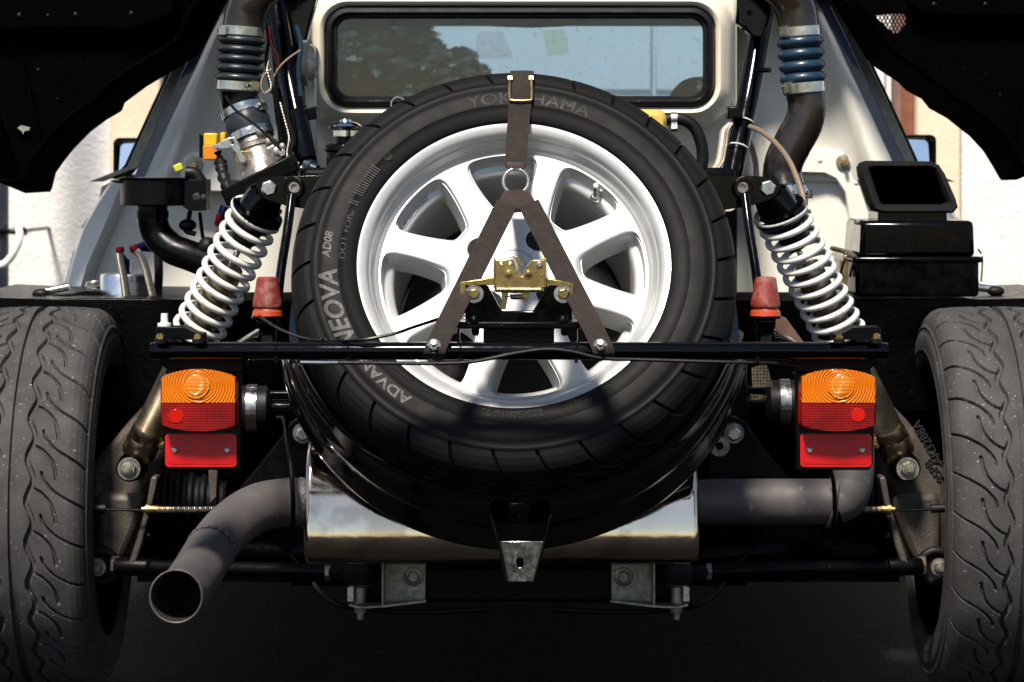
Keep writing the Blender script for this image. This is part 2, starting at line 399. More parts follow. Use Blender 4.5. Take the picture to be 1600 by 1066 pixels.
for k in range(5):
    for q in range(3):
        x0 = XL1+.06+q*(XR0-XL1-.12)/3; x1 = x0+(XR0-XL1-.12)/3-.012
        p = MB(); p.box((x0, WY+.235, zz[k]+.008), (x1, WY+.265, zz[k+1]-.008)); obj('panel', p, 'door_white', gdo, bevel=.006)

dp = MB(); px = P(2, 0, 8.9).x
dp.lathe((px-.02, 8.9, 0.0), (0, 0, 1), [(0, .043), (.9, .043), (.902, .050), (.98, .050), (.982, .043), (4.8, .043)], 24)
dpo = obj('downpipe', dp, 'downpipe_grey'); tag(dpo, 'dark grey downpipe against the white stucco wall', 'downpipe')
b = MB(); b.torus((px-.02, 8.9, P(0, 362, 8.9).z), (0, 0, 1), .046, .008, 28, 8); b.cyl((px+.02, 8.9, P(0, 362, 8.9).z), (px+.07, 8.9, P(0, 362, 8.9).z), .009); b.lathe(P(36, 362, 8.9)+Vector((0, .01, 0)), BK, [(0, .014), (.02, .014)], 16)
b.cyl((px+.05, 8.9, P(0, 362, 8.9).z), (px+.05, WY+.01, P(0, 362, 8.9).z), .006)
obj('bracket', b, 'black_plastic', dpo)
c = MB(); c.tube([P(24, 350, 8.9), P(31, 366, 8.82), P(24, 390, 8.8), P(8, 412, 8.8), P(-30, 440, 8.8), P(-60, 640, 8.8), P(-60, 0, 8.8)+Vector((0, 0, -1.4))], .012, 10)
co = obj('cable', c, 'cable_white'); tag(co, 'white cable looped beside the dark downpipe', 'cable')

# made-up bush, outline shaped for the dark reflection in the rear window
sh = thing('added_shrub', 'made-up dark bush, shaped for the dark reflection in the car glass', 'added_shrub', (-.42, 8.75, 0))
t = MB(); t.tube([(-.42, 8.75, 0), (-.40, 8.75, .5), (-.44, 8.76, .95)], lambda t_: .022*(1-.6*t_), 8)
for a in range(7): t.tube([(-.42, 8.75, .45+.07*a), (-.42+.2*math.cos(a*2.4), 8.75+.15*math.sin(a*2.4), .75+.07*a)], .006, 6)
obj('trunk', t, 'bark', sh)
cr = MB()
for k in range(16000):
    u = np.random.normal(size=3); u /= np.linalg.norm(u); rad = np.random.rand()**.45
    c = Vector((-.52+u[0]*.56*rad, 8.75+u[1]*.28*rad, 1.04+u[2]*.46*rad))
    if c.z > 1.33-(c.x+.313)*.67+.03*math.sin(c.x*40): continue
    a = Vector(np.random.normal(size=3)).normalized(); x, y, d = frame(a); s = .018+.014*random.random()
    cr.add([c-x*s, c-y*s*.45, c+x*s*1.2, c+y*s*.45], [(0, 1, 2, 3)])
obj('crown', cr, 'foliage', sh)

# ================================================================== THE CAR
car = thing('rally_car', 'white rally car seen from behind with its rear engine cover raised', 'car', (0.01, 4.69, 0))
def part(name, mb, m, parent=None, **k): return obj(name, mb, m, parent if parent is not None else car, **k)

# ---- body shell: bulkhead with the window surround
def L(a, Y): return [P(x, y, Y) for x, y in a]
m = MB()
m.loft([L(rr(509, 11, 1116, 166, 36, 8), 5.175), L(rr(505, 7, 1120, 170, 39, 8), 5.150), L(rr(499, 2, 1126, 176, 44, 8), 5.146), L(rr(491, -5, 1134, 184, 50, 8), 5.155),
        L(rr(482, -12, 1143, 196, 56, 8), 5.185), L(rr(476, -20, 1149, 214, 58, 8), 5.215), L(rr(473, -130, 1151, 330, 12, 8), 5.225)])
bulk = part('bulkhead', m, 'cream_paint', label='cream bulkhead with raised surround of the rear window', smooth=60)
m = MB()
m.loft([L(rr(507, 9, 1118, 168, 37, 8), 5.172), L(rr(511, 13, 1114, 164, 33, 8), 5.143), L(rr(517, 19, 1108, 159, 28, 8), 5.141), L(rr(522, 24, 1104, 155, 24, 8), 5.150), L(rr(525, 26, 1101, 153, 22, 8), 5.150), L(rr(528, 30, 1098, 150, 20, 8), 5.168)])
seal = part('window_seal', m, 'rubber_black', smooth=50)
m = MB(); m.poly(L(rr(523, 25, 1102, 154, 22, 8), 5.164), (0, .004, 0)); part('rear_window', m, 'rear_glass')
# cabin
m = MB()
m.box((-.60, 5.24, 1.175), (.62, 6.35, 1.20)); m.box((-.62, 5.52, .25), (-.60, 7.0, 1.2)); m.box((.62, 5.52, .25), (.64, 7.0, 1.2)); m.box((-.6, 6.75, .3), (.62, 7.0, .88)); m.box((-.6, 5.24, .2), (.62, 6.9, .25))
part('cabin_lining', m, 'cabin_trim')
m = MB(); m.ppoly([(515, 10), (1110, 10), (1110, 36), (1090, 33), (1060, 33), (1020, 30), (985, 29), (950, 31), (915, 36), (880, 41), (830, 43), (770, 41), (735, 36), (715, 31), (515, 30)], 5.55, 5.57)
part('wavy_dark_panel', m, 'cabin_trim', bevel=.004)  # dark panel with a wavy lower edge across the window top
m = MB(); m.poly([Vector((-.6, 6.36, 1.19)), Vector((.62, 6.36, 1.19)), Vector((.62, 6.95, .88)), Vector((-.6, 6.95, .88))], (0, .003, .005)); ws = part('windscreen', m, 'front_glass')
def on_screen(x, y):
    d = P(x, y, 1)-Vector((0, 0, CZ)); a = Vector((0, 6.36, 1.19)); nrm = Vector((0, .31, .59)).normalized()
    t = (a-Vector((0, 0, CZ))).dot(nrm)/d.dot(nrm); return Vector((0, 0, CZ))+d*(t*.998)
for nm, pts, mt in (('tax_disc', [(848, 47), (880, 46), (887, 58), (888, 78), (882, 86), (855, 87)], 'sticker_green'), ('sticker', [(745, 58), (752, 49), (785, 50), (802, 90), (742, 92)], 'sticker_pink')):
    q = MB(); q.poly([on_screen(x, y) for x, y in pts], (0, -.001, -.001)); obj(nm, q, mt, ws)
for cx, ww, sy in ((545, 62, 190), (1095, 62, 215)):
    q = MB(); loops = []
    for k, (dy, s) in enumerate(((0, .86), (.03, 1), (.08, 1), (.11, .86))):
        loops.append([P(cx, sy, 5.62+dy)+Vector((math.copysign(abs(math.cos(a))**.8, math.cos(a))*S(ww, 5.6)*s*(1.25 if math.sin(a) < 0 else 1), 0, math.copysign(abs(math.sin(a))**.9, math.sin(a))*S(96 if math.sin(a) > 0 else 300, 5.6)*s)) for a in [2*math.pi*i/40 for i in range(40)]])
    q.loft(loops, cap0=True, cap1=True); part('seat', q, 'seat_cloth', smooth=60)

# ---- flank panels, door pillars, quarter edge
def interp(tab, y):
    ys = [t[0] for t in tab]; return float(np.interp(y, ys, [t[1] for t in tab]))
for sd in (-1, 1):
    MXF = 1620 if sd < 0 else 1632
    def XF(x): return x if sd < 0 else MXF-x
    edge = [(-60, 385), (0, 358), (60, 328), (100, 310), (158, 282), (215, 256), (279, 227), (284, 176), (300, 166), (318, 154), (355, 131), (391, 119), (449, 104), (480, 98)]
    crease = [(-60, 402), (0, 378), (56, 346), (100, 328), (158, 306), (253, 272), (279, 262), (284, 200), (304, 190), (362, 166), (414, 143), (452, 132), (480, 126)]
    rows = [-60, -20, 20, 60, 100, 140, 180, 220, 250, 270, 279, 284, 292, 304, 320, 340, 362, 390, 414, 440, 460, 480]
    m = MB(); loops = []
    for y in rows:
        e = interp(edge, y); c = interp(crease, y); low = y >= 284
        if low: cols = [(e, 5.40), (e+4, 5.37), (c-8, 5.36), (c, 5.375), (c+10, 5.41), (c+60, 5.42), (300, 5.42), (400, 5.44), (480, 5.46)]
        else: cols = [(e, 5.40), (e+3, 5.365), (c-6, 5.350), (c, 5.352), (c+10, 5.372), (c+40, 5.40), (380 if y > 60 else c+60, 5.42), (430 if y > 40 else c+80, 5.43), (490, 5.45)]
        loops.append([P(XF(x), y, Y) for x, Y in cols])
    m.loft(loops, closed=False); fl = part('flank_panel', m, 'body_white', label=('cream inner flank panel behind the left door' if sd < 0 else 'cream inner flank panel behind the right door'), smooth=50)
    md = fl.modifiers.new('solid', 'SOLIDIFY'); md.thickness = .004; md.offset = -1 if sd < 0 else -1
    # door pillar: blue strip, grey strip, rubber edge (three strips that follow the edge)
    def strip(o0, o1, Y0, Y1, nm, mt, y0=-60, y1=279, par=None):
        q = MB(); lp = []
        for y in np.linspace(y0, y1, 16):
            e = interp(edge, y); a, b_ = e+o0, e+o1
            lp.append([P(XF(a), y, Y0), P(XF(b_), y, Y0), P(XF(b_), y, Y0)+Vector((0, Y1-Y0, 0)), P(XF(a), y, Y0)+Vector((0, Y1-Y0, 0))])
        q.loft(lp, cap0=True, cap1=True); return part(nm, q, mt, par, bevel=.002)
    bp = strip(-19, 1, 5.385, 5.43, 'blue_pillar_edge', 'blue_paint')
    strip(-37, -18.5, 5.43, 5.47, 'grey_pillar_strip', 'grey_trim', y0=-60, y1=284)
    strip(-42, -36, 5.44, 5.62, 'pillar_rubber', 'rubber_black', y0=-60, y1=280)
    for y0, y1 in ((285, 356), (391, 449)):
        q = MB(); lp = []
        for y in np.linspace(y0, y1, 8):
            e = interp(edge, y); lp.append([P(XF(e-4), y, 5.40), P(XF(e+1), y, 5.396), P(XF(e+1), y, 5.42), P(XF(e-4), y, 5.42)])
        q.loft(lp, cap0=True, cap1=True); part('blue_edge', q, 'blue_paint', label='blue outer paint showing along the quarter panel edge')
    # door skin running forwards
    q = MB(); xo = P(XF(150), 400, 5.42).x; s = -1 if sd < 0 else 1
    q.loft([[Vector((xo+s*a, Y, z)) for Y in (5.45, 6.0, 6.8, 7.4)] for a, z in ((-.03, .20), (.02, .35), (.03, .6), (-.01, .82), (-.05, .84))], closed=False)
    part('door', q, 'cream_paint', solid=.01)
    # mirror
    mcx = 199 if sd < 0 else 1434; my = 247 if sd < 0 else 238
    q = MB(); w_, h_ = (22, 31) if sd < 0 else (29, 27)
    q.loft([L(rr(mcx-w_*f_, my-h_*f_, mcx+w_*f_, my+h_*f_, 9*f_, 5), 6.2)if Y == 6.2 else [P(x, y, 6.2)+Vector((0, Y-6.2, 0)) for x, y in rr(mcx-w_*f_, my-h_*f_, mcx+w_*f_, my+h_*f_, 9*f_, 5)] for f_, Y in ((.82, 6.215), (.84, 6.2), (1, 6.2), (1.03, 6.215), (.98, 6.26), (.6, 6.32))], cap0=False, cap1=True)
    q.cyl(P(mcx, my+20, 6.24), P(XF(260), my+40, 6.24), .018)
    mi = part('wing_mirror', q, 'black_plastic')
    q = MB(); q.poly([P(x, y, 6.2)+Vector((0, .012-(y-my)*.00017+(x-mcx)*.00021*sd, 0)) for x, y in rr(mcx-w_*.83, my-h_*.83, mcx+w_*.83, my+h_*.83, 7, 5)], (0, .004, 0)); mg = obj('mirror_glass', q, 'mirror_glass', mi)
# roof, tub and front of the car
m = MB(); m.loft([[Vector((x, Y, z-.06*abs(x/.6)**3)) for x in np.linspace(-.60, .62, 13)] for Y, z in ((5.22, 1.235), (5.7, 1.255), (6.3, 1.23), (6.38, 1.21))], closed=False); part('roof', m, 'cream_paint', solid=.012, smooth=60)
for nm, a_, b_ in (('floor_pan', (-.72, 5.30, .17), (.74, 8.3, .194)), ('sill', (-.80, 5.46, .2), (-.66, 7.4, .33)), ('sill', (.68, 5.46, .2), (.82, 7.4, .33)), ('firewall', (-.62, 5.30, .2), (.64, 5.33, .56))):
    m = MB(); m.box(a_, b_); part(nm, m, 'under_black')
m = MB(); m.loft([[Vector((x*sx, Y, z-.05*abs(x/.8)**4)) for x in np.linspace(-.85, .87, 13)] for Y, z, sx in ((6.95, .885, .9), (7.5, .82, 1), (8.1, .72, .98), (8.45, .58, .9), (8.5, .3, .85))], closed=False); part('bonnet', m, 'cream_paint', solid=.012, smooth=60)

# ---- riveted plate on the right flank
m = MB(); Yp = 5.405
m.ppoly([(1222, 236), (1330, 236), (1352, 242), (1366, 258), (1372, 290), (1376, 430), (1330, 430), (1327, 340), (1320, 300), (1306, 280), (1285, 270), (1222, 268)], Yp-.012, Yp+.03)
pl = part('riveted_plate', m, 'body_white', bevel=.004)
for x, y in ((1281, 250), (1338, 285), (1344, 360)):
    q = MB(); q.ball(P(x, y, Yp-.012), S(4.5, 5.4), 12, 8, (1, .5, 1)); obj('rivet', q, 'body_white', pl)
def stud(par, x, y, Y, s=1.):
    q = MB(); q.lathe(P(x, y, Y), BK, [(0, S(13*s, Y)), (.003, S(12.5*s, Y)), (.004, S(8*s, Y))], 24); obj('washer', q, 'zinc_dull', par)
    q = MB(); q.hexa(P(x, y, Y)-Vector((0, .004, 0)), BK, S(6.5*s, Y), .007); q.cyl(P(x, y, Y)-Vector((0, .01, 0)), P(x, y, Y)-Vector((0, .022, 0)), S(3.4*s, Y), n=12); obj('stud', q, 'brass', par)
stud(pl, 1319, 254, Yp-.013)
m = MB(); m.ppoly([(280, 262), (286, 244), (300, 236), (318, 238), (334, 250), (346, 272), (352, 300), (282, 300)], 5.36, 5.43); lp_ = part('flank_boss', m, 'body_white', bevel=.006)
stud(lp_, 304, 258, 5.357)
q = MB(); q.obox(P(279, 262, 5.0), Vector((.007, 0, .003)), (0, .008, 0), Vector((-.003, 0, .006))); part('yellow_connector', q, 'wire_green', bevel=.002)
q = MB(); q.tube([P(290, 270, 5.0), P(305, 272, 5.0), P(318, 290, 5.0)], .011, 10); part('connector_boot', q, 'rubber_black')

# ---- raised rear engine cover (dark underside)
def cover(sd):
    nm = 'left' if sd < 0 else 'right'
    if sd < 0: bnd = [(410, -110), (352, -8), (331, 38), (322, 62), (308, 84), (270, 108), (228, 133), (192, 160), (188, 172), (164, 186), (140, 204), (116, 228), (98, 250), (84, 270), (77, 298), (40, 300), (33, 282), (20, 240), (2, 190), (-14, 150), (-60, 40)]
    else: bnd = [(1240, -110), (1302, 0), (1330, 48), (1357, 92), (1370, 104), (1404, 126), (1418, 140), (1442, 153), (1454, 168), (1480, 182), (1500, 198), (1518, 212), (1540, 236), (1556, 262), (1566, 280), (1588, 279), (1602, 266), (1640, 180), (1680, 60)]
    Yf = 5.27; Yn = 5.17
    back = bnd + ([(-60, -330), (410, -330)] if sd < 0 else [(1680, -330), (1240, -330)])
    holes = []
    if sd > 0: holes = [[(1366, 24), (1396, 21), (1416, 21), (1419, 34), (1406, 50), (1397, 53)]]
    q = MB(); q.ppoly(back, Yf, Yf+.03, holes); o = part('engine_cover', q, 'under_black', label='black underside of the raised engine cover, %s half' % nm, bevel=.003)
    # skirt coming towards the camera along the lower lobe
    k0, k1 = (1, len(bnd)-1)
    q = MB(); lp = []
    pts = bnd[k0:k1]
    cx = sum(p[0] for p in pts)/len(pts)
    for t in (0, .25, .5, .75, 1):
        Yk = Yf+.005+(Yn-Yf)*t; lp.append([P(x, y, Yf)+Vector(((-.03 if sd < 0 else .03)*t, Yk-Yf, .02*t)) for x, y in pts])
    q.loft(lp, closed=False); s_ = obj('skirt', q, 'under_black', o, solid=.006)
    pan = [(-60, -60), (278, -60), (270, 20), (240, 34), (205, 46), (120, 42), (20, 45), (-60, 47)] if sd < 0 else [(1680, -60), (1415, -60), (1421, 4), (1440, 19), (1500, 22), (1680, 24)]
    q = MB(); q.ppoly(pan, Yf-.035, Yf+.02); obj('inner_panel', q, 'under_black', o, bevel=.002)
    crs = [[(58, 297), (64, 299), (68, 238), (52, 160), (36, 92), (32, 94), (47, 162), (63, 238)], [(150, 192), (156, 189), (200, 150), (300, 80), (297, 77), (196, 147)]] if sd < 0 else [[(1584, 277), (1589, 277), (1589, 210), (1596, 130), (1592, 129), (1585, 210)], [(1352, 92), (1382, 84), (1424, 112), (1470, 150), (1466, 152), (1422, 116), (1382, 88)]]
    for rb in crs:
        q = MB(); q.ppoly(rb, Yf-.012, Yf+.01); obj('rib', q, 'under_black', o, bevel=.0015)
    for bx_, by_ in (((30, 25), (118, 24), (205, 22)) if sd < 0 else ((1460, 8), (1540, 8))):
        q = MB(); q.lathe(P(bx_, by_, Yf-.035), BK, [(0, .0055), (.0015, .005), (.0028, .0025), (.003, .0005)], 14); obj('rivet', q, 'black_satin', o)
    if sd > 0:
        q = MB()
        for k in range(-2, 16):
            a = P(1356+k*6, 18, Yf+.012); b_ = P(1336+k*6, 56, Yf+.012); c_ = P(1380+k*6-20, 56, Yf+.014); d_ = P(1360+k*6-20, 18, Yf+.014)
            q.obox((a+b_)/2, (b_-a)/2, (0, .001, 0), Vector((0.0011, 0, 0))); q.obox((c_+d_)/2, (c_-d_)/2, (0, .001, 0), Vector((.0011, 0, 0)))
        # keep the wires inside the hole
        obj('vent_mesh', q, 'black_satin', o)
    return o
cover(-1); cover(1)
m = MB(); m.loft([[Vector((x, Y+.10*abs(x/.8)**2, z)) for x in np.linspace(-.80, .82, 15)] for Y, z in ((5.30, 1.30), (5.29, 1.55), (5.27, 1.85), (5.24, 2.15))], closed=False); part('engine_cover', m, 'under_black', label='black underside of the raised engine cover, middle panel over the roof', solid=.02)
q = MB(); q.ppoly([(33, 196), (47, 199), (45, 204), (38, 205), (36, 210), (34, 205), (27, 200)], 5.255, 5.265); part('foil_scrap', q, 'clamp_steel', label='scrap of crumpled foil stuck to the cover')

# ================================================================== TYRES (one mesh shared by all three)
SIDE = [(.086, .2035), (.094, .2055), (.0985, .2095), (.1005, .2150), (.1015, .2180), (.1075, .2215), (.1090, .2230), (.1105, .2300), (.1130, .2360), (.1137, .2440), (.1145, .2447), (.1145, .2453), (.1138, .2460), (.1140, .2480), (.1140, .2560),
        (.1135, .2640), (.1122, .2705), (.1112, .2715), (.1100, .2770), (.1098, .2800), (.1108, .2812), (.1104, .2828), (.1085, .2840)]     # (w, r) one side, bead to shoulder ridge
TREADC = [(.1080, .2850), (.1055, .2930), (.1010, .3010), (.0940, .3080), (.0850, .3120), (.060, .3142), (.030, .3152), (0, .3155)]
def side_w(r): return float(np.interp(r, [q[1] for q in SIDE[:-1]], [q[0] for q in SIDE[:-1]]))
def tyre_mesh():
    PER, NP_ = 30, 46; NT = PER*NP_; NC = 176
    c = np.array(TREADC+[(-w, r) for w, r in reversed(TREADC[:-1])]); seg = np.hypot(*np.diff(c, axis=0).T); s = np.concatenate([[0], np.cumsum(seg)]); tot = s[-1]
    sm = np.linspace(0, tot, NC); tw = np.interp(sm, s, c[:, 0]); tr = np.interp(sm, s, c[:, 1])
    nx = np.gradient(tr, sm); nw = np.gradient(tw, sm); norm_r = -nw; norm_w = nx       # outward normal in (w,r)
    per = 2*math.pi*.3155/PER*1000
    a = np.minimum(sm, tot-sm)*1000                                   # mm from the nearer shoulder ridge
    v = np.arange(NP_)/NP_*per
    A, V = np.meshgrid(a, v)
    dep = np.zeros_like(A)
    def line(pts, wd, d):
        nonlocal dep
        best = np.full_like(A, 1e9)
        for k in range(-3, 4):
            for (x0, y0), (x1, y1) in zip(pts[:-1], pts[1:]):
                y0k, y1k = y0+k*per, y1+k*per; dx, dy = x1-x0, y1k-y0k
                t = np.clip(((A-x0)*dx+(V-y0k)*dy)/(dx*dx+dy*dy), 0, 1)
                best = np.minimum(best, np.hypot(A-x0-t*dx, V-y0k-t*dy))
        q = np.clip((wd/2+.45-best)/.9, 0, 1); q = q*q*(3-2*q); dep = np.maximum(dep, q*d)
    def sm_(p):
        return [tuple(q)[:2] for q in smooth_path([Vector((x, y, 0)) for x, y in p], 5)]
    line(sm_([(-4, 0), (10, 5), (40, 19), (60, 32), (74, 48), (78, 60)]), 3.4, 6)
    line(sm_([(96, 38), (80, 30), (66, 16), (59, 2), (55, -18)]), 4.2, 6)
    wav = [(96+5*math.sin(2*math.pi*t), t*per) for t in np.linspace(0, 1, 17)]
    line(wav, 7.0, 7.5)
    mid = tot*500
    line([(mid-1, 0), (mid-1, per)], 8.5, 7.5)
    depth = np.tile(dep, (PER, 1))/1000.
    th = np.arange(NT)/NT*2*math.pi
    # sides
    sw = np.array([q[0] for q in SIDE]); sr = np.array([q[1] for q in SIDE])
    cols_w = []; cols_r = []
    for w_, r_ in SIDE: cols_w.append(np.full(NT, w_)); cols_r.append(np.full(NT, r_))
    for i in range(NC): cols_w.append(tw[i]-norm_w[i]*depth[:, i]); cols_r.append(tr[i]-norm_r[i]*depth[:, i])
    for w_, r_ in reversed(SIDE): cols_w.append(np.full(NT, -w_)); cols_r.append(np.full(NT, r_))
    Wm = np.array(cols_w); Rm = np.array(cols_r); M_ = len(cols_w)
    # the groove pattern makes a V: same slope seen from either shoulder
    co = np.stack([Rm*np.cos(th), Rm*np.sin(th), Wm], -1).reshape(-1, 3)
    ii, jj = np.meshgrid(np.arange(M_-1), np.arange(NT), indexing='ij'); j2 = (jj+1) % NT
    fa = np.stack([ii*NT+jj, (ii+1)*NT+jj, (ii+1)*NT+j2, ii*NT+j2], -1).reshape(-1, 4)
    me = bpy.data.meshes.new('tyre'); me.vertices.add(len(co)); me.vertices.foreach_set('co', co.ravel())
    me.loops.add(fa.size); me.loops.foreach_set('vertex_index', fa.ravel().astype(np.int32))
    me.polygons.add(len(fa)); me.polygons.foreach_set('loop_start', np.arange(0, fa.size, 4, dtype=np.int32)); me.polygons.foreach_set('loop_total', np.full(len(fa), 4, dtype=np.int32))
    me.update(calc_edges=True); me.validate(); me.polygons.foreach_set('use_smooth', [True]*len(me.polygons))
    me.set_sharp_from_angle(angle=R(45)); me.materials.append(MATS['tyre_rubber']); return me
TYRE = tyre_mesh()
def lathe_local(prof, n=96):   # prof (z, r) closed surface of revolution about local z
    m = MB(); m.lathe((0, 0, 0), (0, 0, 1), prof, n, cap=False); return m

def rim_face():       # eight-spoke face, local z is the outward axis
    m = MB(); RO, RI = .1905, .030
    def zf(r): return .0665+.010*(1-(r/RO)**2)-.012*max(0, 1-r/.075)**2*0
    # rounded window outline
    corners = [(.1875, R(16.2), .013), (.1875, R(-16.2), .013), (.0965, R(-8.5), .010), (.0965, R(8.5), .010)]
    poly = []
    base = [Vector((r*math.cos(a), r*math.sin(a), 0)) for r, a, _ in corners]
    # bow the outer side, round the corners
    dense = []
    for i in range(4):
        p, q = base[i], base[(i+1) % 4]
        for t in np.linspace(0, 1, 24, endpoint=False):
            c = p.lerp(q, t)
            if i == 0: c = c.normalized()*.1875
            elif i in (1, 3):
                nrm = Vector((0, 1, 0)) if i == 3 else Vector((0, -1, 0)); c = c+nrm*(.0035*math.sin(math.pi*t))
            dense.append(c)
    for _ in range(16): dense = [(dense[i-1]+dense[i]*2+dense[(i+1) % len(dense)])/4 for i in range(len(dense))]
    c0 = Vector((.148, 0, 0))
    def cast(polyline, ang):
        d = Vector((math.cos(ang), math.sin(ang), 0)); best = None
        for i in range(len(polyline)):
            a = polyline[i]-c0; b = polyline[(i+1) % len(polyline)]-c0; e = b-a
            den = d.x*e.y-d.y*e.x
            if abs(den) < 1e-12: continue
            t = (a.x*e.y-a.y*e.x)/den; u = (a.x*d.y-a.y*d.x)/den
            if t > 0 and -1e-6 <= u <= 1+1e-6: best = t if best is None else max(best, t)
        return c0+d*best
    H = R(22.5); wedge = [Vector((RO*math.cos(a), RO*math.sin(a), 0)) for a in np.linspace(-H, H, 40)]+[Vector((RI*math.cos(a), RI*math.sin(a), 0)) for a in np.linspace(H, -H, 8)]
    angs = list(np.linspace(-math.pi, math.pi, 112, endpoint=False))
    for p in (wedge[0], wedge[39], wedge[40], wedge[47]): angs.append(math.atan2((p-c0).y, (p-c0).x))
    angs = sorted(angs); ring = []
    inner = [cast(dense, a) for a in angs]; outer = [cast(wedge, a) for a in angs]
    T = [0, .03, .08, .15, .25, .4, .6, .8, 1.0]; drop = [.007, .0032, .0010, .0002, 0, 0, 0, 0, 0]
    for k in range(8):
        rot = Matrix.Rotation(R(5.6+45*k), 3, 'Z'); lp = []
        for dz, sc in ((-.044, .855), (-.034, .88), (-.018, .935), (-.006, .982)):
            lp.append([rot @ Vector((c0+(p-c0)*sc).to_tuple()[:2]+(zf(p.length)-.007+dz+.006,)) for p in inner])
        for t, dr in zip(T, drop):
            lp.append([rot @ Vector((q.x, q.y, zf(q.length)-dr)) for q in (a.lerp(b, t) for a, b in zip(inner, outer))])
        m.loft(lp)
    return m
RIMF = rim_face()
def merged(mb, d=1e-5):
    bm = bmesh.new(); vs_ = [bm.verts.new(p) for p in mb.v]
    for f in mb.f:
        try: bm.faces.new([vs_[i] for i in f])
        except ValueError: pass
    bmesh.ops.remove_doubles(bm, verts=bm.verts, dist=d); bm.verts.index_update()
    o = MB(); o.v = [tuple(v.co) for v in bm.verts]; o.f = [tuple(v.index for v in f.verts) for f in bm.faces]; bm.free(); return o
RIMF = merged(RIMF)
BARREL = [(.088, .2045), (.0990, .2120), (.1015, .2165), (.1018, .2195), (.1030, .2205), (.1045, .2195), (.1040, .2160), (.1010, .2095), (.0985, .2065), (.0960, .2055), (.0900, .2040), (.0885, .2035), (.0880, .2026), (.0870, .2015), (.0835, .2000), (.0760, .1985), (.0725, .1970), (.0710, .1950), (.0695, .1925), (.0660, .1905), (.052, .1895), (.046, .1880), (.043, .1855), (.041, .1740), (.038, .1710), (.030, .1700), (-.095, .165), (-.11, .205), (-.100, .2045), (-.08, .196), (.06, .198), (.088, .2045)]

def local_obj(name, mb, m, parent, **k):     # child in the local frame of its parent Empty
    o = obj(name, mb, m, None, **k); o.parent = parent; return o

# ---- the spare wheel
TAU = R(27); ex = Vector((1, 0, 0)); un = Vector((0, math.sin(TAU), math.cos(TAU))); nn = Vector((0, -math.cos(TAU), math.sin(TAU)))
SC = P(803, 411, 4.0)-nn*.102
SPM = Matrix(((ex.x, un.x, nn.x, SC.x), (ex.y, un.y, nn.y, SC.y), (ex.z, un.z, nn.z, SC.z), (0, 0, 0, 1)))
def SPp(x, s, z): return SPM @ Vector((x, s, z))
spare = thing('spare_wheel', 'spare wheel with silver eight-spoke rim strapped over the exhaust silencer', 'wheel', (0, 0, 0)); spare.matrix_basis = SPM
ty = bpy.data.objects.new('tyre', TYRE); COL.objects.link(ty); ty.parent = spare
rimo = local_obj('rim', lathe_local(BARREL, 128), 'silver_wheel', spare, smooth=40)
fo = obj('spokes', RIMF, 'silver_wheel', None, smooth=35); fo.parent = rimo
def lcl(name, mb, m, **k): o = obj(name, mb, m, None, **k); o.parent = rimo; return o
q = MB(); q.lathe((0, 0, 0), (0, 0, 1), [(.070, .0345), (.0785, .0340), (.0800, .0325), (.0800, .0310), (.0785, .0305), (.0785, .0295), (.0805, .0285), (.0812, .0200), (.0800, .0195), (.0805, .0188), (.0808, 0.0005)], 48); lcl('hub_cap', q, 'silver_wheel')
for k in range(4):
    a = R(55+90*k); c = Vector((.059*math.cos(a), .059*math.sin(a), 0))
    q = MB(); q.lathe(c+Vector((0, 0, .0745)), (0, 0, 1), [(0, .0190), (.0014, .0188), (.0019, .0180), (.0016, .0172), (.0008, .0170)], 32, cap=False); lcl('lug_recess', q, 'silver_wheel')
    q = MB(); q.lathe(c+Vector((0, 0, .0748)), (0, 0, 1), [(0, .0173), (.0012, .0173)], 28); lcl('lug_shade_disc', q, 'soot_shade_black')  # dark disc on the face paints the shade inside a lug hole
a = math.atan2((411-285)/.89, 930-803); vr = .1765
vc = Vector((vr*math.cos(a), vr*math.sin(a), .040))
q = MB(); q.lathe(vc, (0, 0, 1), [(0, .0085), (.004, .0085), (.006, .0065), (.010, .0062), (.011, .0042), (.030, .0042), (.031, .0048), (.042, .0048), (.043, .003)], 20); lcl('valve_stem', q, 'zinc')
q = MB(); q.lathe((0, 0, -.10), (0, 0, 1), [(0, .16), (.012, .16)], 48); lcl('spoke_shade_disc', q, 'soot_shade_black')  # black disc put in for the shade behind the spokes
# sidewall and rim lettering, wrapped on the surface
def wrap_text(body, size, ang, rad, parent, m, depth=.0007, shear=0., sx=1., surf=None, name='lettering'):
    v, f = text_mesh(body, size, depth, shear, .025 if m == 'tyre_letter' else .008); mb = MB(); out = []
    for p in v:
        r = rad+p.y; a = ang-p.x*sx/rad; w = (surf or side_w)(r)+p.z
        out.append((r*math.cos(a), r*math.sin(a), w))
    mb.add(out, f); o = obj(name, mb, m, None, smooth=30); o.parent = parent; return o
wrap_text('NEOVA', .036, R(197.5), .2600, ty, 'tyre_letter', shear=.25, sx=1.05)
wrap_text('AD08', .0165, R(175), .2620, ty, 'tyre_letter', shear=.2)
wrap_text('DOT FD8J', .0135, R(171), .2385, ty, 'tyre_emboss', depth=.0006, sx=1.25)
wrap_text('ADVAN', .0200, R(226), .2570, ty, 'tyre_letter', shear=-.1, sx=1.35)
wrap_text('225/50R16 92V', .0155, R(268), .2318, ty, 'tyre_emboss', sx=.98)
wrap_text('ROTATION', .0115, R(298), .2310, ty, 'tyre_emboss', sx=.95)
wrap_text('YOKOHAMA', .026, R(85), .2560, ty, 'tyre_faint', depth=.0005, sx=1.2)
wrap_text('RADIAL TUBELESS', .0085, R(232), .2310, ty, 'tyre_emboss', sx=1.1)
q = MB()
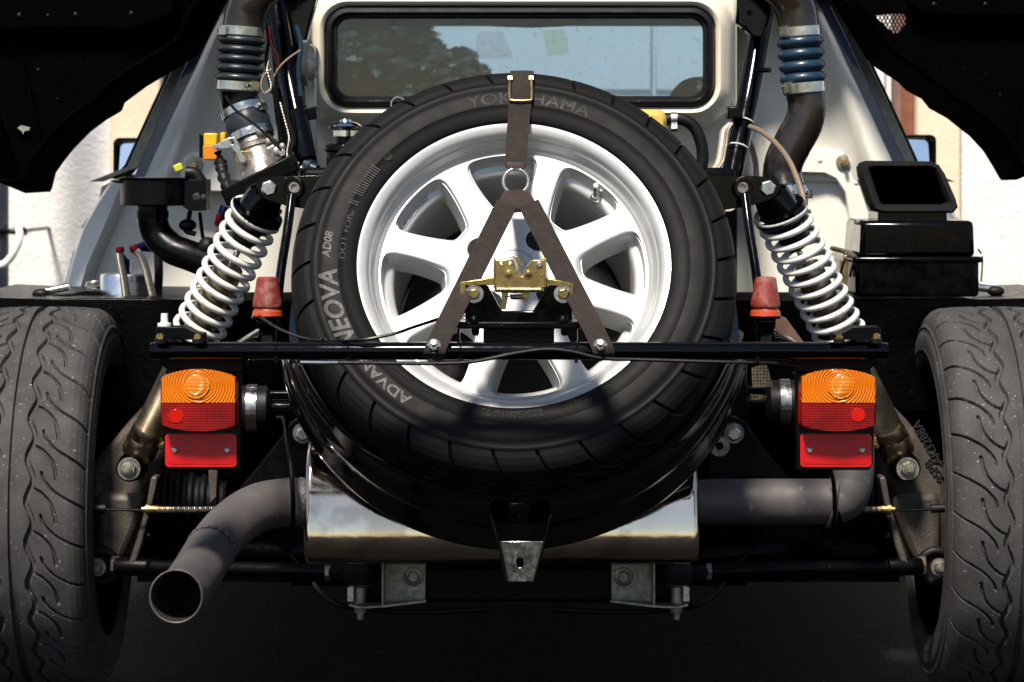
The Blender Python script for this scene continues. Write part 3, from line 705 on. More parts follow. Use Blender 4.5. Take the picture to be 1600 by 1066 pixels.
for k in range(15):      # ribbed gauge between two moulded dots
    a = R(159-k*.95-(2 if k > 1 else 0)); e = Vector((math.cos(a), math.sin(a), 0)); t = Vector((-e.y, e.x, 0))
    q.obox(e*.2420+Vector((0, 0, side_w(.242)+.0002)), e*.0075, t*.0007, Vector((0, 0, .0007)))
o = obj('moulded_ribs', q, 'tyre_emboss', None); o.parent = ty
for a in (R(162.5), R(138)):
    q = MB(); e = Vector((math.cos(a), math.sin(a), 0)); q.lathe(e*.2405+Vector((0, 0, side_w(.2405)-.001)), (0, 0, 1), [(0, .006), (.0018, .006), (.0018, .0048), (.001, .0046), (.001, .002), (.0018, .0015)], 20); o = obj('moulded_dot', q, 'tyre_rubber', None); o.parent = ty
wrap_text('MOTORSPORT', .0085, R(142), .1798, rimo, 'cast_alloy', depth=.0004, surf=lambda r: .0430)
q = MB(); a = R(155); e = Vector((math.cos(a), math.sin(a), 0)); t = Vector((-e.y, e.x, 0))
for sc in (1, .86):
    q.tube([e*.1798+t*(.0085*sc*math.cos(b))+e*(.0038*sc*math.sin(b))+Vector((0, 0, .0428)) for b in np.linspace(0, 2*math.pi, 25)], .0003, 6, k=2)
o = obj('oval_emblem', q, 'cast_alloy', None); o.parent = rimo

# ---- tray that carries the spare
m = MB(); tw_ = []
prof = [(.026, .3180), (.030, .3215), (.027, .3250), (.020, .3265), (-.010, .3275), (-.016, .3310), (-.022, .3360), (-.050, .3365), (-.055, .3330), (-.060, .3330), (-.066, .3370), (-.105, .3385), (-.112, .3420), (-.118, .3430), (-.123, .3400), (-.126, .3300), (-.126, .05)]
v = []
m.lathe((0, 0, 0), (0, 0, 1), prof, 144, cap=False)
m.v = [tuple(SPM @ Vector(p)) for p in m.v]
keep = [f for f in m.f if max(m.v[i][2] for i in f) < .60 or all((SPM.inverted() @ Vector(m.v[i])).xy.length < .331 and (SPM.inverted() @ Vector(m.v[i])).z < -.12 for i in f)]
m.f = keep
tray = part('spare_wheel_tray', m, 'tray_gloss', solid=.003, smooth=50)

# ---- the strap over the spare
strap = thing('tie_down_strap', 'dark brown webbing strap in a Y over the spare wheel', 'strap', (0, 0, 0)); strap.location = P(808, 548, 3.80)
def ribbon(pts, wids, wdir, th=.0022, k=8):
    c = smooth_path(pts, k); m_ = MB(); lp = []; n_ = len(c)
    for i, p in enumerate(c):
        t = i/(n_-1)*(len(wids)-1); a = int(min(t, len(wids)-2)); w = wids[a]+(wids[a+1]-wids[a])*(t-a)
        d = (c[min(i+1, n_-1)]-c[max(i-1, 0)]).normalized(); s = Vector(wdir); s = (s-d*s.dot(d)).normalized(); nr = s.cross(d)
        lp.append([p-s*w-nr*th/2, p-s*w*.5-nr*th*.62, p+s*w*.5-nr*th*.62, p+s*w-nr*th/2, p+s*w+nr*th/2, p-s*w+nr*th/2])
    m_.loft(lp, cap0=True, cap1=True); return m_
def at_sp(px, s, z):     # on the wheel plane, column px at that depth
    p = SPp(0, s, z); p.x = (px-800)*p.y/F; return p
RING = at_sp(806, .118, .122)
pts = [at_sp(816, .300, .020), at_sp(816, .3185, .060), at_sp(816, .3120, .090), at_sp(815, .2960, .1115), at_sp(814, .262, .1175), at_sp(810, .215, .1165), at_sp(807, .170, .121), at_sp(806, .140, .122)]
st = ribbon(pts, [S(18, 4.1)]*5+[S(17, 4.1)]*2+[S(16, 4.1)], (1, 0, 0))
web = obj('webbing', st, 'strap_brown', strap, label='upper webbing over the top of the tyre')
q = ribbon([at_sp(806, .147, .1222), at_sp(806, .142, .1225), RING+Vector((0, .001, .0165))], [S(14, 4), S(13, 4), S(13, 4)], (1, 0, 0), .004, 4); obj('leather_tab', q, 'strap_leather', strap)
q = MB(); q.torus(RING, (0, -1, .15), S(20, 3.95), S(2.6, 3.95), 40, 10); obj('ring', q, 'zinc', strap)
KN = P(808, 318, 3.905)
q = ribbon([RING-Vector((0, 0, .0150)), (RING-Vector((0, 0, .0150))).lerp(KN, .45), KN+Vector((0, -.001, -.010))], [S(17, 3.9), S(24, 3.9), S(34, 3.9)], (1, 0, 0), .005, 5); obj('strap_gusset', q, 'strap_leather', strap)
BARY = 3.80
for sgn, xa, xb, xc in ((-1, 792, 686, 676), (1, 826, 936, 946)):
    A = P(xa, 318, 3.908); B = P(xb, 532, BARY-.016); C_ = P(xc, 562, BARY-.013); mid1 = P(xa*.5+xb*.5, 425, 3.852)
    q = ribbon([A, mid1, B, C_], [S(17, 3.9), S(17, 3.85), S(16.5, 3.8), S(16.5, 3.8)], (1, 0, 0), .0024, 10); leg = obj('webbing', q, 'strap_brown', strap, label='lower webbing leg running down to the bar')
    cx = 678 if sgn < 0 else 938
    c = P(cx, 541, BARY-.019)
    q = MB(); q.lathe(c+Vector((0, .006, 0)), BK, [(0, S(11.5, 3.8)), (.007, S(11.5, 3.8)), (.008, S(10.5, 3.8))], 24); q.hexa(c-Vector((0, .001, 0)), BK, S(7, 3.8), .006); q.cyl(c, c+Vector((0, -.016, .006)), S(3.8, 3.8), n=14); obj('bolt', q, 'zinc', strap)
q = MB()
bz = [at_sp(797, .2860, .1195), at_sp(796, .2640, .1225), at_sp(797, .2480, .1228), at_sp(814, .2465, .1232), at_sp(831, .2480, .1228), at_sp(831, .2640, .1225), at_sp(830, .2860, .1195)]
q.tube(bz[:3], S(2.2, 4.1), 8, 4); q.tube(bz[4:], S(2.2, 4.1), 8, 4); q.tube([bz[2], bz[3], bz[4]], S(1.8, 4.1), 8, 4); q.obox(at_sp(797, .285, .1195), (.003, 0, 0), nn*.002, un*.003); q.obox(at_sp(830, .285, .1195), (.003, 0, 0), nn*.002, un*.003)
obj('buckle', q, 'brass', strap)

# ---- road wheels
for sd, xc in ((-1, -.7655), (1, .7875)):
    hub = Vector((xc, 4.69, .3150))
    rotm = Matrix.Rotation(R(90 if sd > 0 else -90), 4, 'Y')      # local z to the outside of the car
    whl = lathe_local([(-.088, .2045), (-.1005, .2125), (-.1035, .2195), (-.1045, .2195), (-.1030, .2130), (-.098, .2060), (-.075, .1960), (-.050, .188), (.02, .180), (.05, .178)], 96)
    M4 = Matrix.Translation(hub) @ rotm @ Matrix.Rotation(R(3 if sd > 0 else 9), 4, 'Z')
    whl.v = [tuple(M4 @ Vector(p)) for p in whl.v]
    wo = part('road_wheel', whl, 'under_black', solid=.004, label='%s rear road wheel' % ('left' if sd < 0 else 'right'))
    t2 = bpy.data.objects.new('tyre', TYRE); COL.objects.link(t2); t2.matrix_basis = M4; t2.material_slots[0].link = 'OBJECT'; t2.material_slots[0].material = MATS['tyre_road']; attach(t2, wo)
    t2['label'] = 'dusty worn %s rear tyre with hooked tread grooves' % ('left' if sd < 0 else 'right')
    rf = MB(); rf.v = [tuple(M4 @ Vector(p)) for p in RIMF.v]; rf.f = RIMF.f; obj('spokes', rf, 'silver_wheel', wo)
    q = MB(); q.lathe(hub-Vector((sd*.02, 0, 0)), (sd, 0, 0), [(0, .145), (.012, .147), (.024, .145)], 48); obj('brake_disc', q, 'cast_metal', wo)

# ================================================================== RUNNING GEAR
V3 = Vector
for sd in (-1, 1):
    side = 'left' if sd < 0 else 'right'
    def x_(px): return X(px, sd)
    def Q(px, y, Y): return P(x_(px), y, Y)
    # ---- wheel arch beam behind the tyre top
    m = MB(); m.ppoly(XP([(-60, 463), (10, 466), (90, 468), (110, 466), (232, 467), (330, 470), (332, 560), (300, 640), (-60, 640)], sd), 4.78, 5.30)
    part('wheel_arch_beam', m, 'black_crust', bevel=.010)
    # bay floor that closes the engine bay behind the springs
    # ---- upper mount plate
    m = MB(); m.ppoly(XP([(403, 300), (400, 290), (405, 280), (414, 276), (505, 274), (540, 274), (540, 345), (500, 345), (486, 328), (448, 322), (428, 316), (410, 310)], sd), 4.34, 4.40)
    mp = part('damper_mount_plate', m, 'black_paint', bevel=.004)
    bolt(mp, Q(421, 294, 4.34), S(13, 4.34), washer=False, h=.012)
    q = MB(); q.lathe(Q(460, 293, 4.36), BK, [(0, S(18, 4.3)), (.05, S(18, 4.3)), (.054, S(17, 4.3)), (.054, S(12, 4.3)), (.048, S(11, 4.3)), (.048, S(9, 4.3))], 32); obj('bush', q, 'black_paint', mp)
    q = MB(); q.lathe(Q(460, 293, 4.312), BK, [(0, S(8.5, 4.3)), (.004, S(8.5, 4.3)), (.004, S(5.5, 4.3)), (.001, S(5, 4.3)), (.001, .0005)], 24); obj('bush_sleeve', q, 'zinc_dull', mp)
    # strut from the bush to the bump stop
    m = MB(); m.tube([Q(456, 306, 4.30), Q(449, 360, 4.27), Q(437, 440, 4.22), Q(430, 540, 4.16)], S(7.5, 4.25), 14); part('strut_rod', m, 'black_paint')
    # ---- coil-over damper
    YT, YB = 4.36, 4.52
    def ax(t): return Q(421-216*t, 292+438*t, YT+(YB-YT)*t)        # axis, t 0 top to 1 lower bolt
    ad = (ax(1)-ax(0)).normalized(); AL = (ax(1)-ax(0)).length
    sc = S(1, 4.4)
    m = MB(); m.lathe(ax(.28), ad, [(0, 17*sc), (.002, 21*sc), (.008, 23*sc), (.010, 24*sc), (.60*AL-.28*AL, 24.5*sc)], 36); cd = part('coilover_damper', m, 'damper_bronze', label='%s coil-over damper with white spring' % side)
    q = MB(); q.lathe(ax(.56), ad, [(0, 25.5*sc), (.355*AL, 26*sc)], 36); q2 = obj('threaded_body', q, 'damper_thread', cd)
    q = MB(); q.lathe(ax(.86), ad, [(0, 26.6*sc), (.002, 27.5*sc), (.040*AL, 27.6*sc), (.042*AL, 26.9*sc), (.045*AL, 27.6*sc), (.092*AL, 27.4*sc), (.098*AL, 25.5*sc)], 36); obj('lower_collar', q, 'damper_bronze', cd)
    q = MB(); q.lathe(ax(.93)+V3((-sd*S(30, 4.4), -.012, .004)), (-sd*.9, -.2, .35), [(0, 7*sc), (.012, 7*sc), (.014, 9*sc), (.024, 9*sc), (.026, 6*sc)], 16); obj('bleed_nipple', q, 'brass', cd)
    q = MB(); q.cyl(ax(.10), ax(.30), 5*sc, n=16); obj('piston_rod', q, 'chrome', cd)
    q = MB(); q.lathe(ax(.015), ad, [(0, 20*sc), (.004, 27*sc), (.020*AL, 29*sc), (.062*AL, 32*sc), (.066*AL, 42*sc), (.084*AL, 43*sc), (.088*AL, 40*sc), (.12*AL, 31*sc)], 40); obj('upper_spring_seat', q, 'black_paint', cd)
    q = MB(); q.lathe(ax(.13), ad, [(0, 22*sc), (.055*AL, 22*sc), (.06*AL, 18*sc), (.085*AL, 16*sc)], 24); obj('bump_rubber', q, 'rubber_black', cd)
    q = MB(); q.lathe(ax(.525), ad, [(0, 26*sc), (.01, 40*sc), (.016, 41*sc), (.024, 40*sc), (.028, 28*sc)], 36); obj('lower_spring_seat', q, 'black_satin', cd)
    q = MB(); q.helix(ax(.075), ax(.535), 38.5*sc, 5.1*sc, 11.0, hand=-1, ph=R(200 if sd < 0 else 40), n=12, seg=32); obj('spring', q, 'spring_white', cd, smooth=60)
    q = MB(); c = Q(205, 730, 4.50); q.lathe(c+V3((0, .02, 0)), BK, [(0, 24*sc), (.036, 22*sc), (.040, 19*sc)], 28); obj('lower_eye', q, 'black_crust', cd)
    q = MB(); q.lathe(c-V3((0, .023, 0)), BK, [(0, 18*sc), (.004, 18*sc), (.004, 15*sc), (.002, 14*sc)], 28); q.hexa(c-V3((0, .024, 0)), BK, 12*sc, .009); q.cyl(c-V3((0, .03, 0)), c-V3((0, .042, 0)), 6*sc, n=16); q.cyl(c-V3((0, .042, 0)), c-V3((0, .045, 0)), 3.5*sc, n=12); obj('eye_bolt', q, 'zinc_dull', cd)
    # ---- hub carrier casting
    m = MB(); m.ppoly(XP([(140, 735), (158, 708), (178, 686), (203, 656), (226, 632), (246, 622), (262, 640), (262, 700), (250, 745), (228, 765), (226, 800), (218, 840), (202, 880), (180, 905), (140, 905)], sd), 4.56, 4.64)
    hc = part('hub_carrier', m, 'cast_metal', bevel=.010, label='cast %s hub carrier with moulded marks' % side)
    q = MB(); q.ppoly(XP([(150, 770), (226, 772), (222, 800), (205, 845), (190, 880), (150, 885)], sd), 4.535, 4.58); obj('carrier_boss', q, 'cast_metal', hc, bevel=.012)
    q = MB(); q.ppoly(XP([(236, 745), (246, 745), (238, 790), (222, 850), (208, 895), (196, 895), (214, 840), (228, 790)], sd), 4.48, 4.52); obj('brake_bracket', q, 'cast_metal', hc, bevel=.003)
    q = MB(); c = Q(160, 744, 4.560)
    q.tube([c+V3((S(14, 4.55)*math.cos(b), -.001, S(6.2, 4.55)*math.sin(b))) for b in np.linspace(0, 2*math.pi, 25)], S(1.2, 4.55), 6, k=2)
    if sd < 0:
        obj('oval_emblem', q, 'cast_metal', hc)
        v, f = text_mesh('Ford', S(12, 4.55), .001, .3); q = MB(); q.add([c+V3((p.x, -.0005-p.z, p.y)) for p in v], f); obj('lettering', q, 'cast_metal', hc)
    else:
        for body, cx, cy, an in (('AK3288A', 1449, 692, 57), ('95PB', 1460, 735, 50)):
            v, f = text_mesh(body, S(19, 4.55), .0014); q = MB(); c = P(cx, cy, 4.559); rot = Matrix.Rotation(R(180-an-4+0), 2)
            q.add([c+V3(((rot @ p.xy).x, -p.z, (rot @ p.xy).y)) for p in v], f); obj('lettering', q, 'soot_shade_black', hc)
    q = MB(); c = Q(158, 885, 4.53); q.torus(c, BK, S(24, 4.5), S(8, 4.5), 32, 12); q.lathe(c+V3((0, .02, 0)), BK, [(0, S(22, 4.5)), (.022, S(22, 4.5))], 28); jo = obj('ball_joint_boot', q, 'rubber_black', hc)
    q = MB(); c = Q(152, 886, 4.505); q.lathe(c, BK, [(0, S(14, 4.5)), (.004, S(14, 4.5))], 24); q.hexa(c-V3((0, .004, 0)), BK, S(9.5, 4.5), .009); q.cyl(c-V3((0, .012, 0)), c-V3((0, .02, 0)), S(5, 4.5), n=12); obj('joint_nut', q, 'zinc_dull', hc)
    # ---- lower link
    m = MB(); m.tube([Q(182, 885, 4.50), Q(290, 887, 4.46), Q(400, 890, 4.42), Q(515, 894, 4.38)], S(12, 4.45), 20); ll = part('lower_link', m, 'black_satin', label='black tubular %s lower suspension link' % side)
    q = MB(); q.lathe(Q(183, 885, 4.50), Q(290, 887, 4.46)-Q(183, 885, 4.50), [(0, S(14, 4.5)), (S(55, 4.5), S(14, 4.5)), (S(57, 4.5), S(12.5, 4.5)), (S(62, 4.5), S(14, 4.5)), (S(64, 4.5), S(12.3, 4.5))], 24); obj('link_sleeve', q, 'black_satin', ll)
    q = MB(); q.hexa(Q(174, 885, 4.505), (-sd, 0, 0), S(17, 4.5), S(14, 4.5)); obj('lock_nut', q, 'cast_metal', ll, bevel=.0015)
    q = MB(); q.hexa(Q(508, 894, 4.38), (-sd, 0, 0), S(15, 4.38), S(11, 4.38)); obj('lock_nut', q, 'zinc_dull', ll, bevel=.0015)
    # ---- inner bracket with ball joint
    m = MB(); m.ppoly(XP([(598, 882), (665, 882), (665, 938), (599, 944)], sd), 4.30, 4.306); ib = part('link_bracket', m, 'zinc_dull', bevel=.001, label='%s plated bracket of the lower link' % side)
    q = MB(); q.poly([Q(545, 944, 4.22), Q(562, 948, 4.22), Q(600, 946, 4.22), Q(666, 938, 4.22), Q(666, 936, 4.31), Q(600, 944, 4.31), Q(545, 942, 4.31)], (0, 0, -.003)); obj('bracket_shelf', q, 'zinc_dull', ib)
    q = MB(); q.ppoly(XP([(596.5, 880), (599, 880), (599, 946), (596.5, 946)], sd), 4.22, 4.31); obj('bracket_web', q, 'zinc_dull', ib)
    bolt(ib, Q(646, 901, 4.30), S(15.5, 4.3), material='zinc_dull')
    q = MB(); c = Q(563, 945, 4.26); q.lathe(c, (0, 0, 1), [(-.022, S(5, 4.26)), (-.012, S(5.5, 4.26)), (-.012, S(9, 4.26)), (-.003, S(10, 4.26)), (-.003, S(12, 4.26)), (0, S(12, 4.26)), (.0, S(9.5, 4.26)), (.026, S(9.5, 4.26)), (.028, S(13, 4.26)), (.030, S(18, 4.26)), (.045, S(26, 4.26)), (.060, S(27, 4.26)), (.078, S(20, 4.26))], 28); obj('ball_joint', q, 'zinc_dull', ib)
    q = MB(); q.lathe(c+V3((0, 0, .030)), (0, 0, 1), [(0, S(16, 4.26)), (.004, S(25, 4.26)), (.018, S(29, 4.26)), (.034, S(28, 4.26)), (.052, S(20, 4.26))], 28); q.tube([c+V3((0, 0, .05)), Q(525, 895, 4.34)], S(13, 4.3), 14); obj('joint_boot', q, 'rubber_black', ib)
    q = MB(); q.ppoly(XP([(543, 918), (552, 916), (552, 940), (543, 940)], sd), 4.25, 4.255); obj('tab', q, 'zinc', ib)
    # ---- drive shaft boot
    m = MB(); prof = []
    for k in range(29): prof.append((k*.005, S(58-1.0*k+(6 if k % 4 < 2 else 0), 4.7)))
    m.lathe(Q(222, 785, 4.69), (-sd, 0, 0), prof, 36); dsb = part('drive_shaft_boot', m, 'rubber_black')
    q = MB(); q.cyl(Q(350, 785, 4.69), Q(560, 785, 4.69), .016); obj('drive_shaft', q, 'black_satin', dsb)
    for k in range(6):
        a = 2*math.pi*k/6; q = MB(); c = Q(232, 785, 4.69)+V3((0, -.055*math.cos(a), .055*math.sin(a))); q.hexa(c, (-sd, 0, 0), .008, .012); obj('flange_bolt', q, 'zinc_dull', dsb)
    # ---- handbrake cable with spring
    m = MB(); m.tube([Q(140, 795, 4.46), Q(200, 797, 4.46), Q(330, 796, 4.45), Q(420, 800, 4.42), Q(520, 850, 4.4)], S(2.2, 4.45), 8); hb = part('handbrake_cable', m, 'black_satin')
    q = MB(); q.helix(Q(243, 797, 4.455), Q(345, 796, 4.45), S(4.2, 4.45), S(1.0, 4.45), 34, n=5, seg=9); obj('cable_spring', q, 'zinc_dull', hb)
    q = MB(); q.lathe(Q(222, 796, 4.46), (-sd, 0, 0), [(0, S(5, 4.46)), (.006, S(5, 4.46)), (.006, S(9, 4.46)), (.012, S(9, 4.46)), (.012, S(6.5, 4.46)), (.02, S(6.5, 4.46)), (.03, S(5, 4.46)), (.046, S(5, 4.46))], 16); obj('cable_ferrule', q, 'brass', hb)
    q = MB(); q.tube([Q(142, 794, 4.46), Q(165, 795, 4.46)], S(7, 4.46), 12); obj('cable_end', q, 'rubber_black', hb)
    # second corrugated cable, low inside
    m = MB(); m.helix(Q(420, 826, 4.36), Q(466, 882, 4.34), S(4, 4.35), S(1.6, 4.35), 16, n=5, seg=9); m.cyl(Q(420, 826, 4.36), Q(466, 882, 4.34), S(3.6, 4.35), n=10); part('corrugated_conduit', m, 'black_satin')
    m = MB(); m.tube([Q(490, 912, 4.32), Q(505, 930, 4.30), Q(530, 945, 4.28), Q(560, 950, 4.3), Q(640, 957, 4.35), Q(760, 952, 4.36)], S(4.5, 4.3), 10); part('brake_hose', m, 'rubber_black')
    # ---- triangular plate and bolt
    m = MB(); m.ppoly(XP([(372, 765), (404, 728), (440, 682), (452, 662), (470, 652), (490, 656), (506, 690), (520, 765)], sd), 4.26, 4.30); tp = part('gusset_plate', m, 'black_satin', bevel=.003)
    q = MB(); c = Q(474, 677, 4.26); q.lathe(c, BK, [(0, S(17, 4.25)), (.004, S(17, 4.25)), (.010, S(15, 4.25)), (.010, S(12.5, 4.25))], 30); obj('flanged_washer', q, 'zinc_dull', tp)
    q = MB(); q.hexa(c-V3((0, .009, 0)), BK, S(11.5, 4.25), .009); obj('bolt', q, 'zinc', tp, bevel=.001)
    # ---- coupling with steel band
    m = MB(); cY = 4.42; cz = 638 if sd < 0 else 630
    m.lathe(Q(372, cz, cY), (-sd, 0, 0), [(0, S(33, cY)), (.003, S(36, cY)), (S(46, cY), S(35, cY)), (S(50, cY), S(28, cY)), (S(53, cY), S(20, cY))], 36); cp = part('drive_coupling', m, 'rubber_black')
    q = MB(); q.lathe(Q(386, cz, cY), (-sd, 0, 0), [(0, S(35.5, cY)), (0.0005, S(37.6, cY)), (S(17, cY), S(37.6, cY)), (S(17.5, cY), S(35.5, cY))], 40); obj('steel_band', q, 'clamp_steel', cp)
    q = MB(); q.cyl(Q(420, cz-22, cY), Q(470, cz-22, cY), S(6, cY)); q.cyl(Q(418, cz, cY), Q(480, cz, cY), S(14, cY)); obj('coupling_shaft', q, 'black_paint', cp)
    # ---- post behind the bar and rear crossmember upright
    m = MB(); m.pbox(min(x_(452), x_(478)), 556, max(x_(452), x_(478)), 650, 4.16, 4.22); part('frame_post', m, 'black_paint', bevel=.004)
    # ---- bump stop
    bc = Q(424 if sd > 0 else 418, 487, 4.06); s4 = S(1, 4.06)
    m = MB(); m.lathe(bc, (0, 0, 1), [(.016*0, 22*s4), (3*s4, 21*s4), (5*s4, 20*s4), (8*s4, 22.6*s4), (14*s4, 23.2*s4), (17*s4, 22*s4), (49*s4, 17.4*s4), (52*s4, 16.6*s4), (54*s4, 14.5*s4)], 40); bs = part('bump_stop', m, 'red_rubber', label='%s red rubber bump stop above the bar' % side, smooth=30)
    q = MB(); q.lathe(bc-V3((0, 0, 2*s4)), (0, 0, 1), [(-5*s4, 23*s4), (-4*s4, 24*s4), (3*s4, 23*s4), (6*s4, 19*s4)], 36); obj('lower_lip', q, 'orange_rubber', bs)
    q = MB(); q.lathe(bc-V3((0, 0, 7*s4)), (0, 0, 1), [(-4*s4, 24.5*s4), (-3*s4, 25.5*s4), (0, 25.5*s4), (1*s4, 24*s4)], 36); obj('cup', q, 'black_paint', bs)
    q = MB(); c = bc-V3((0, 0, 10*s4)); q.loft([[c+V3((i*w*s4, j*w*.8*s4, -h*s4)) for i, j in ((-1, -1), (1, -1), (1, 1), (-1, 1))] for w, h in ((15, 0), (16, 6), (13, 14), (12.5, 30), (15, 44), (17, 70))], cap0=True, cap1=True); obj('stop_post', q, 'black_paint', bs, bevel=.004)
    # ---- tail lamp
    LY = 3.835
    m = MB(); m.ppoly(XP([(260, 572), (378, 572), (377, 735), (262, 735), (256, 726), (254, 600)], sd), LY, LY+.008); lamp = part('tail_lamp', m, 'black_plastic', bevel=.002, label='%s rear lamp with amber and red lens over a reflector' % side)
    arc_t = [(253+114*t, 590-13*math.sin(math.pi*t)**.7) for t in np.linspace(0, 1, 17)]
    arc_b = [(367-113*t, 664+10*math.sin(math.pi*t)**.7) for t in np.linspace(0, 1, 17)]
    oc = Q(309, 601, LY-.045)
    q = MB(); q.ppoly(XP([(252.5, 629.4)]+arc_t+[(367, 629.4)], sd), LY-.040, LY-.004); al = obj('amber_lens', q, 'amber_lens', lamp, bevel=.004, origin=oc)
    q = MB(); q.ppoly(XP([(253.5, 630)]+[(366.5, 630)]+arc_b[:], sd), LY-.039, LY-.004); rl = obj('red_lens', q, 'red_lens', lamp, bevel=.004)
    q = MB(); q.ppoly(XP([(250, 594), (256, 586), (310, 574), (366, 588), (373, 596), (373, 662), (366, 670), (310, 677), (256, 668), (251, 660)], sd), LY-.014, LY-.0005); obj('lamp_housing', q, 'amber_lens' if False else 'red_lens', lamp, bevel=.003)
    q = MB(); c = Q(306, 602, LY-.040); q.lathe(c+V3((0, .002, 0)), BK, [(0, S(21, LY)), (.004, S(20.5, LY)), (.0042, S(19, LY)), (.003, S(18, LY)), (.0045, S(16, LY)), (.0055, S(12, LY)), (.006, .0004)], 36); obj('bulb_lens', q, 'amber_bulb', lamp, origin=c)
    q = MB(); q.ppoly(XP(rr(264, 640, 286, 661, 10, 5) if sd < 0 else rr(268, 638, 290, 659, 10, 5), sd), LY-.0402, LY-.036); obj('painted_glow', q, 'red_glow_paint', lamp, bevel=.001)  # raised brighter patch, bulb glow painted as colour, no bulb behind
    q = MB(); rx0 = 258; q.ppoly(XP(rr(rx0, 678, 369.5, 730, 6, 5), sd), LY-.009, LY-.001); rf_ = obj('reflector', q, 'reflector_red', lamp, bevel=.0022)
    q = MB(); q.ppoly(XP(rr(263, 683, 364.5, 725, 4, 5), sd), LY-.0098, LY-.008); obj('reflector_face', q, 'reflector_red', lamp, bevel=.0008)
    for px_ in (273, 355):
        q = MB(); q.lathe(Q(px_, 703.5, LY-.0098), BK, [(0, S(5.5, LY)), (.0015, S(5, LY)), (.0028, S(3.2, LY)), (.0028, S(1.6, LY)), (.0014, S(1.5, LY)), (.0014, .0003)], 18); obj('screw', q, 'zinc', lamp)
    # ---- lamp bracket and bar-end plate
    m = MB(); m.ppoly(XP([(246, 552), (384, 552), (384, 580), (372, 584), (262, 578), (246, 566)], sd), BARY+.012, BARY+.05); part('lamp_bracket', m, 'black_satin', bevel=.003)
    m = MB(); m.ppoly(XP([(244, 511), (288, 511), (306, 520), (318, 522), (318, 531), (243, 531)], sd), BARY-.012, BARY+.03); ep = part('bar_end_plate', m, 'black_satin', bevel=.003)
    for px_, y_ in ((251, 526), (309, 527)):
        q = MB(); q.hexa(Q(px_, y_, BARY-.012), BK, S(6.2, BARY), .008); obj('bolt', q, 'gold_zinc', ep)
        q = MB(); q.lathe(Q(px_, 534, BARY-.014), (0, 0, 1), [(-.002, S(9, BARY)), (.004, S(9, BARY)), (.005, S(7, BARY))], 20); obj('grommet', q, 'rubber_black', ep)

# white plastic nut on the left end plate
q = MB(); c = P(257, 511, BARY+.01); q.lathe(c, (0, 0, 1), [(0, S(11, 3.8)), (.005, S(11, 3.8)), (.006, S(6, 3.8)), (.018, S(5.4, 3.8))], 12); part('plastic_nut', q, 'white_plastic')

# ---- cross bar
m = MB(); A = P(235, 548.5, BARY); B = P(1387, 548.5, BARY); m.lathe(A, B-A, [(0, S(12, 3.8)), (.003, S(14, 3.8)), ((B-A).length-.003, S(14, 3.8)), ((B-A).length, S(12, 3.8))], 32)
bar = part('cross_bar', m, 'black_paint', label='glossy black tubular cross bar')
for px_ in (432, 545, 720, 900, 1182):
    q = MB(); c = P(px_, 548.5, BARY); q.torus(c, (1, 0, 0), S(14.6, 3.8), S(1.3, 3.8), 28, 6); q.obox(c+V3((0, -.011, -.011)), (.0022, 0, 0), (0, .003, 0), (0, 0, .004)); obj('cable_tie', q, 'black_plastic', bar)
for px_ in (366, 472, 1147, 1250):
    q = MB(); c = P(px_, 549, BARY); q.cyl(c, c+V3((0, .36, .0)), .010); obj('bar_stay', q, 'black_paint', bar)
m = MB(); m.tube([P(470, 566, 3.79), P(560, 567, 3.785), P(680, 568, 3.782), P(740, 565, 3.782), P(800, 553, 3.782), P(850, 546, 3.782), P(890, 549, 3.782), P(940, 560, 3.782), P(1000, 562, 3.785), P(1140, 566, 3.785), P(1220, 568, 3.80), P(1262, 574, 3.82)], S(3.0, 3.8), 8); part('lamp_wiring', m, 'rubber_black')
m = MB(); m.tube([P(470, 566.5, 3.786), P(500, 567, 3.784), P(528, 567, 3.784)], S(3.6, 3.8), 8); part('wire_sleeve', m, 'hose_blue')
m = MB(); m.tube([P(405, 494, 4.02), P(440, 516, 3.95), P(490, 531, 3.85), P(548, 533, 3.79), P(610, 523, 3.785), P(650, 510, 3.80), P(700, 494, 3.84), P(745, 482, 3.855)], S(2.6, 3.8), 8); cr_ = part('release_cable', m, 'black_plastic')
q = MB(); q.lathe(P(502, 531, 3.835), P(520, 534, 3.82)-P(502, 531, 3.835), [(0, S(3.5, 3.8)), (.003, S(6, 3.8)), (.010, S(6, 3.8)), (.013, S(4, 3.8))], 14); obj('cable_collar', q, 'black_plastic', cr_)

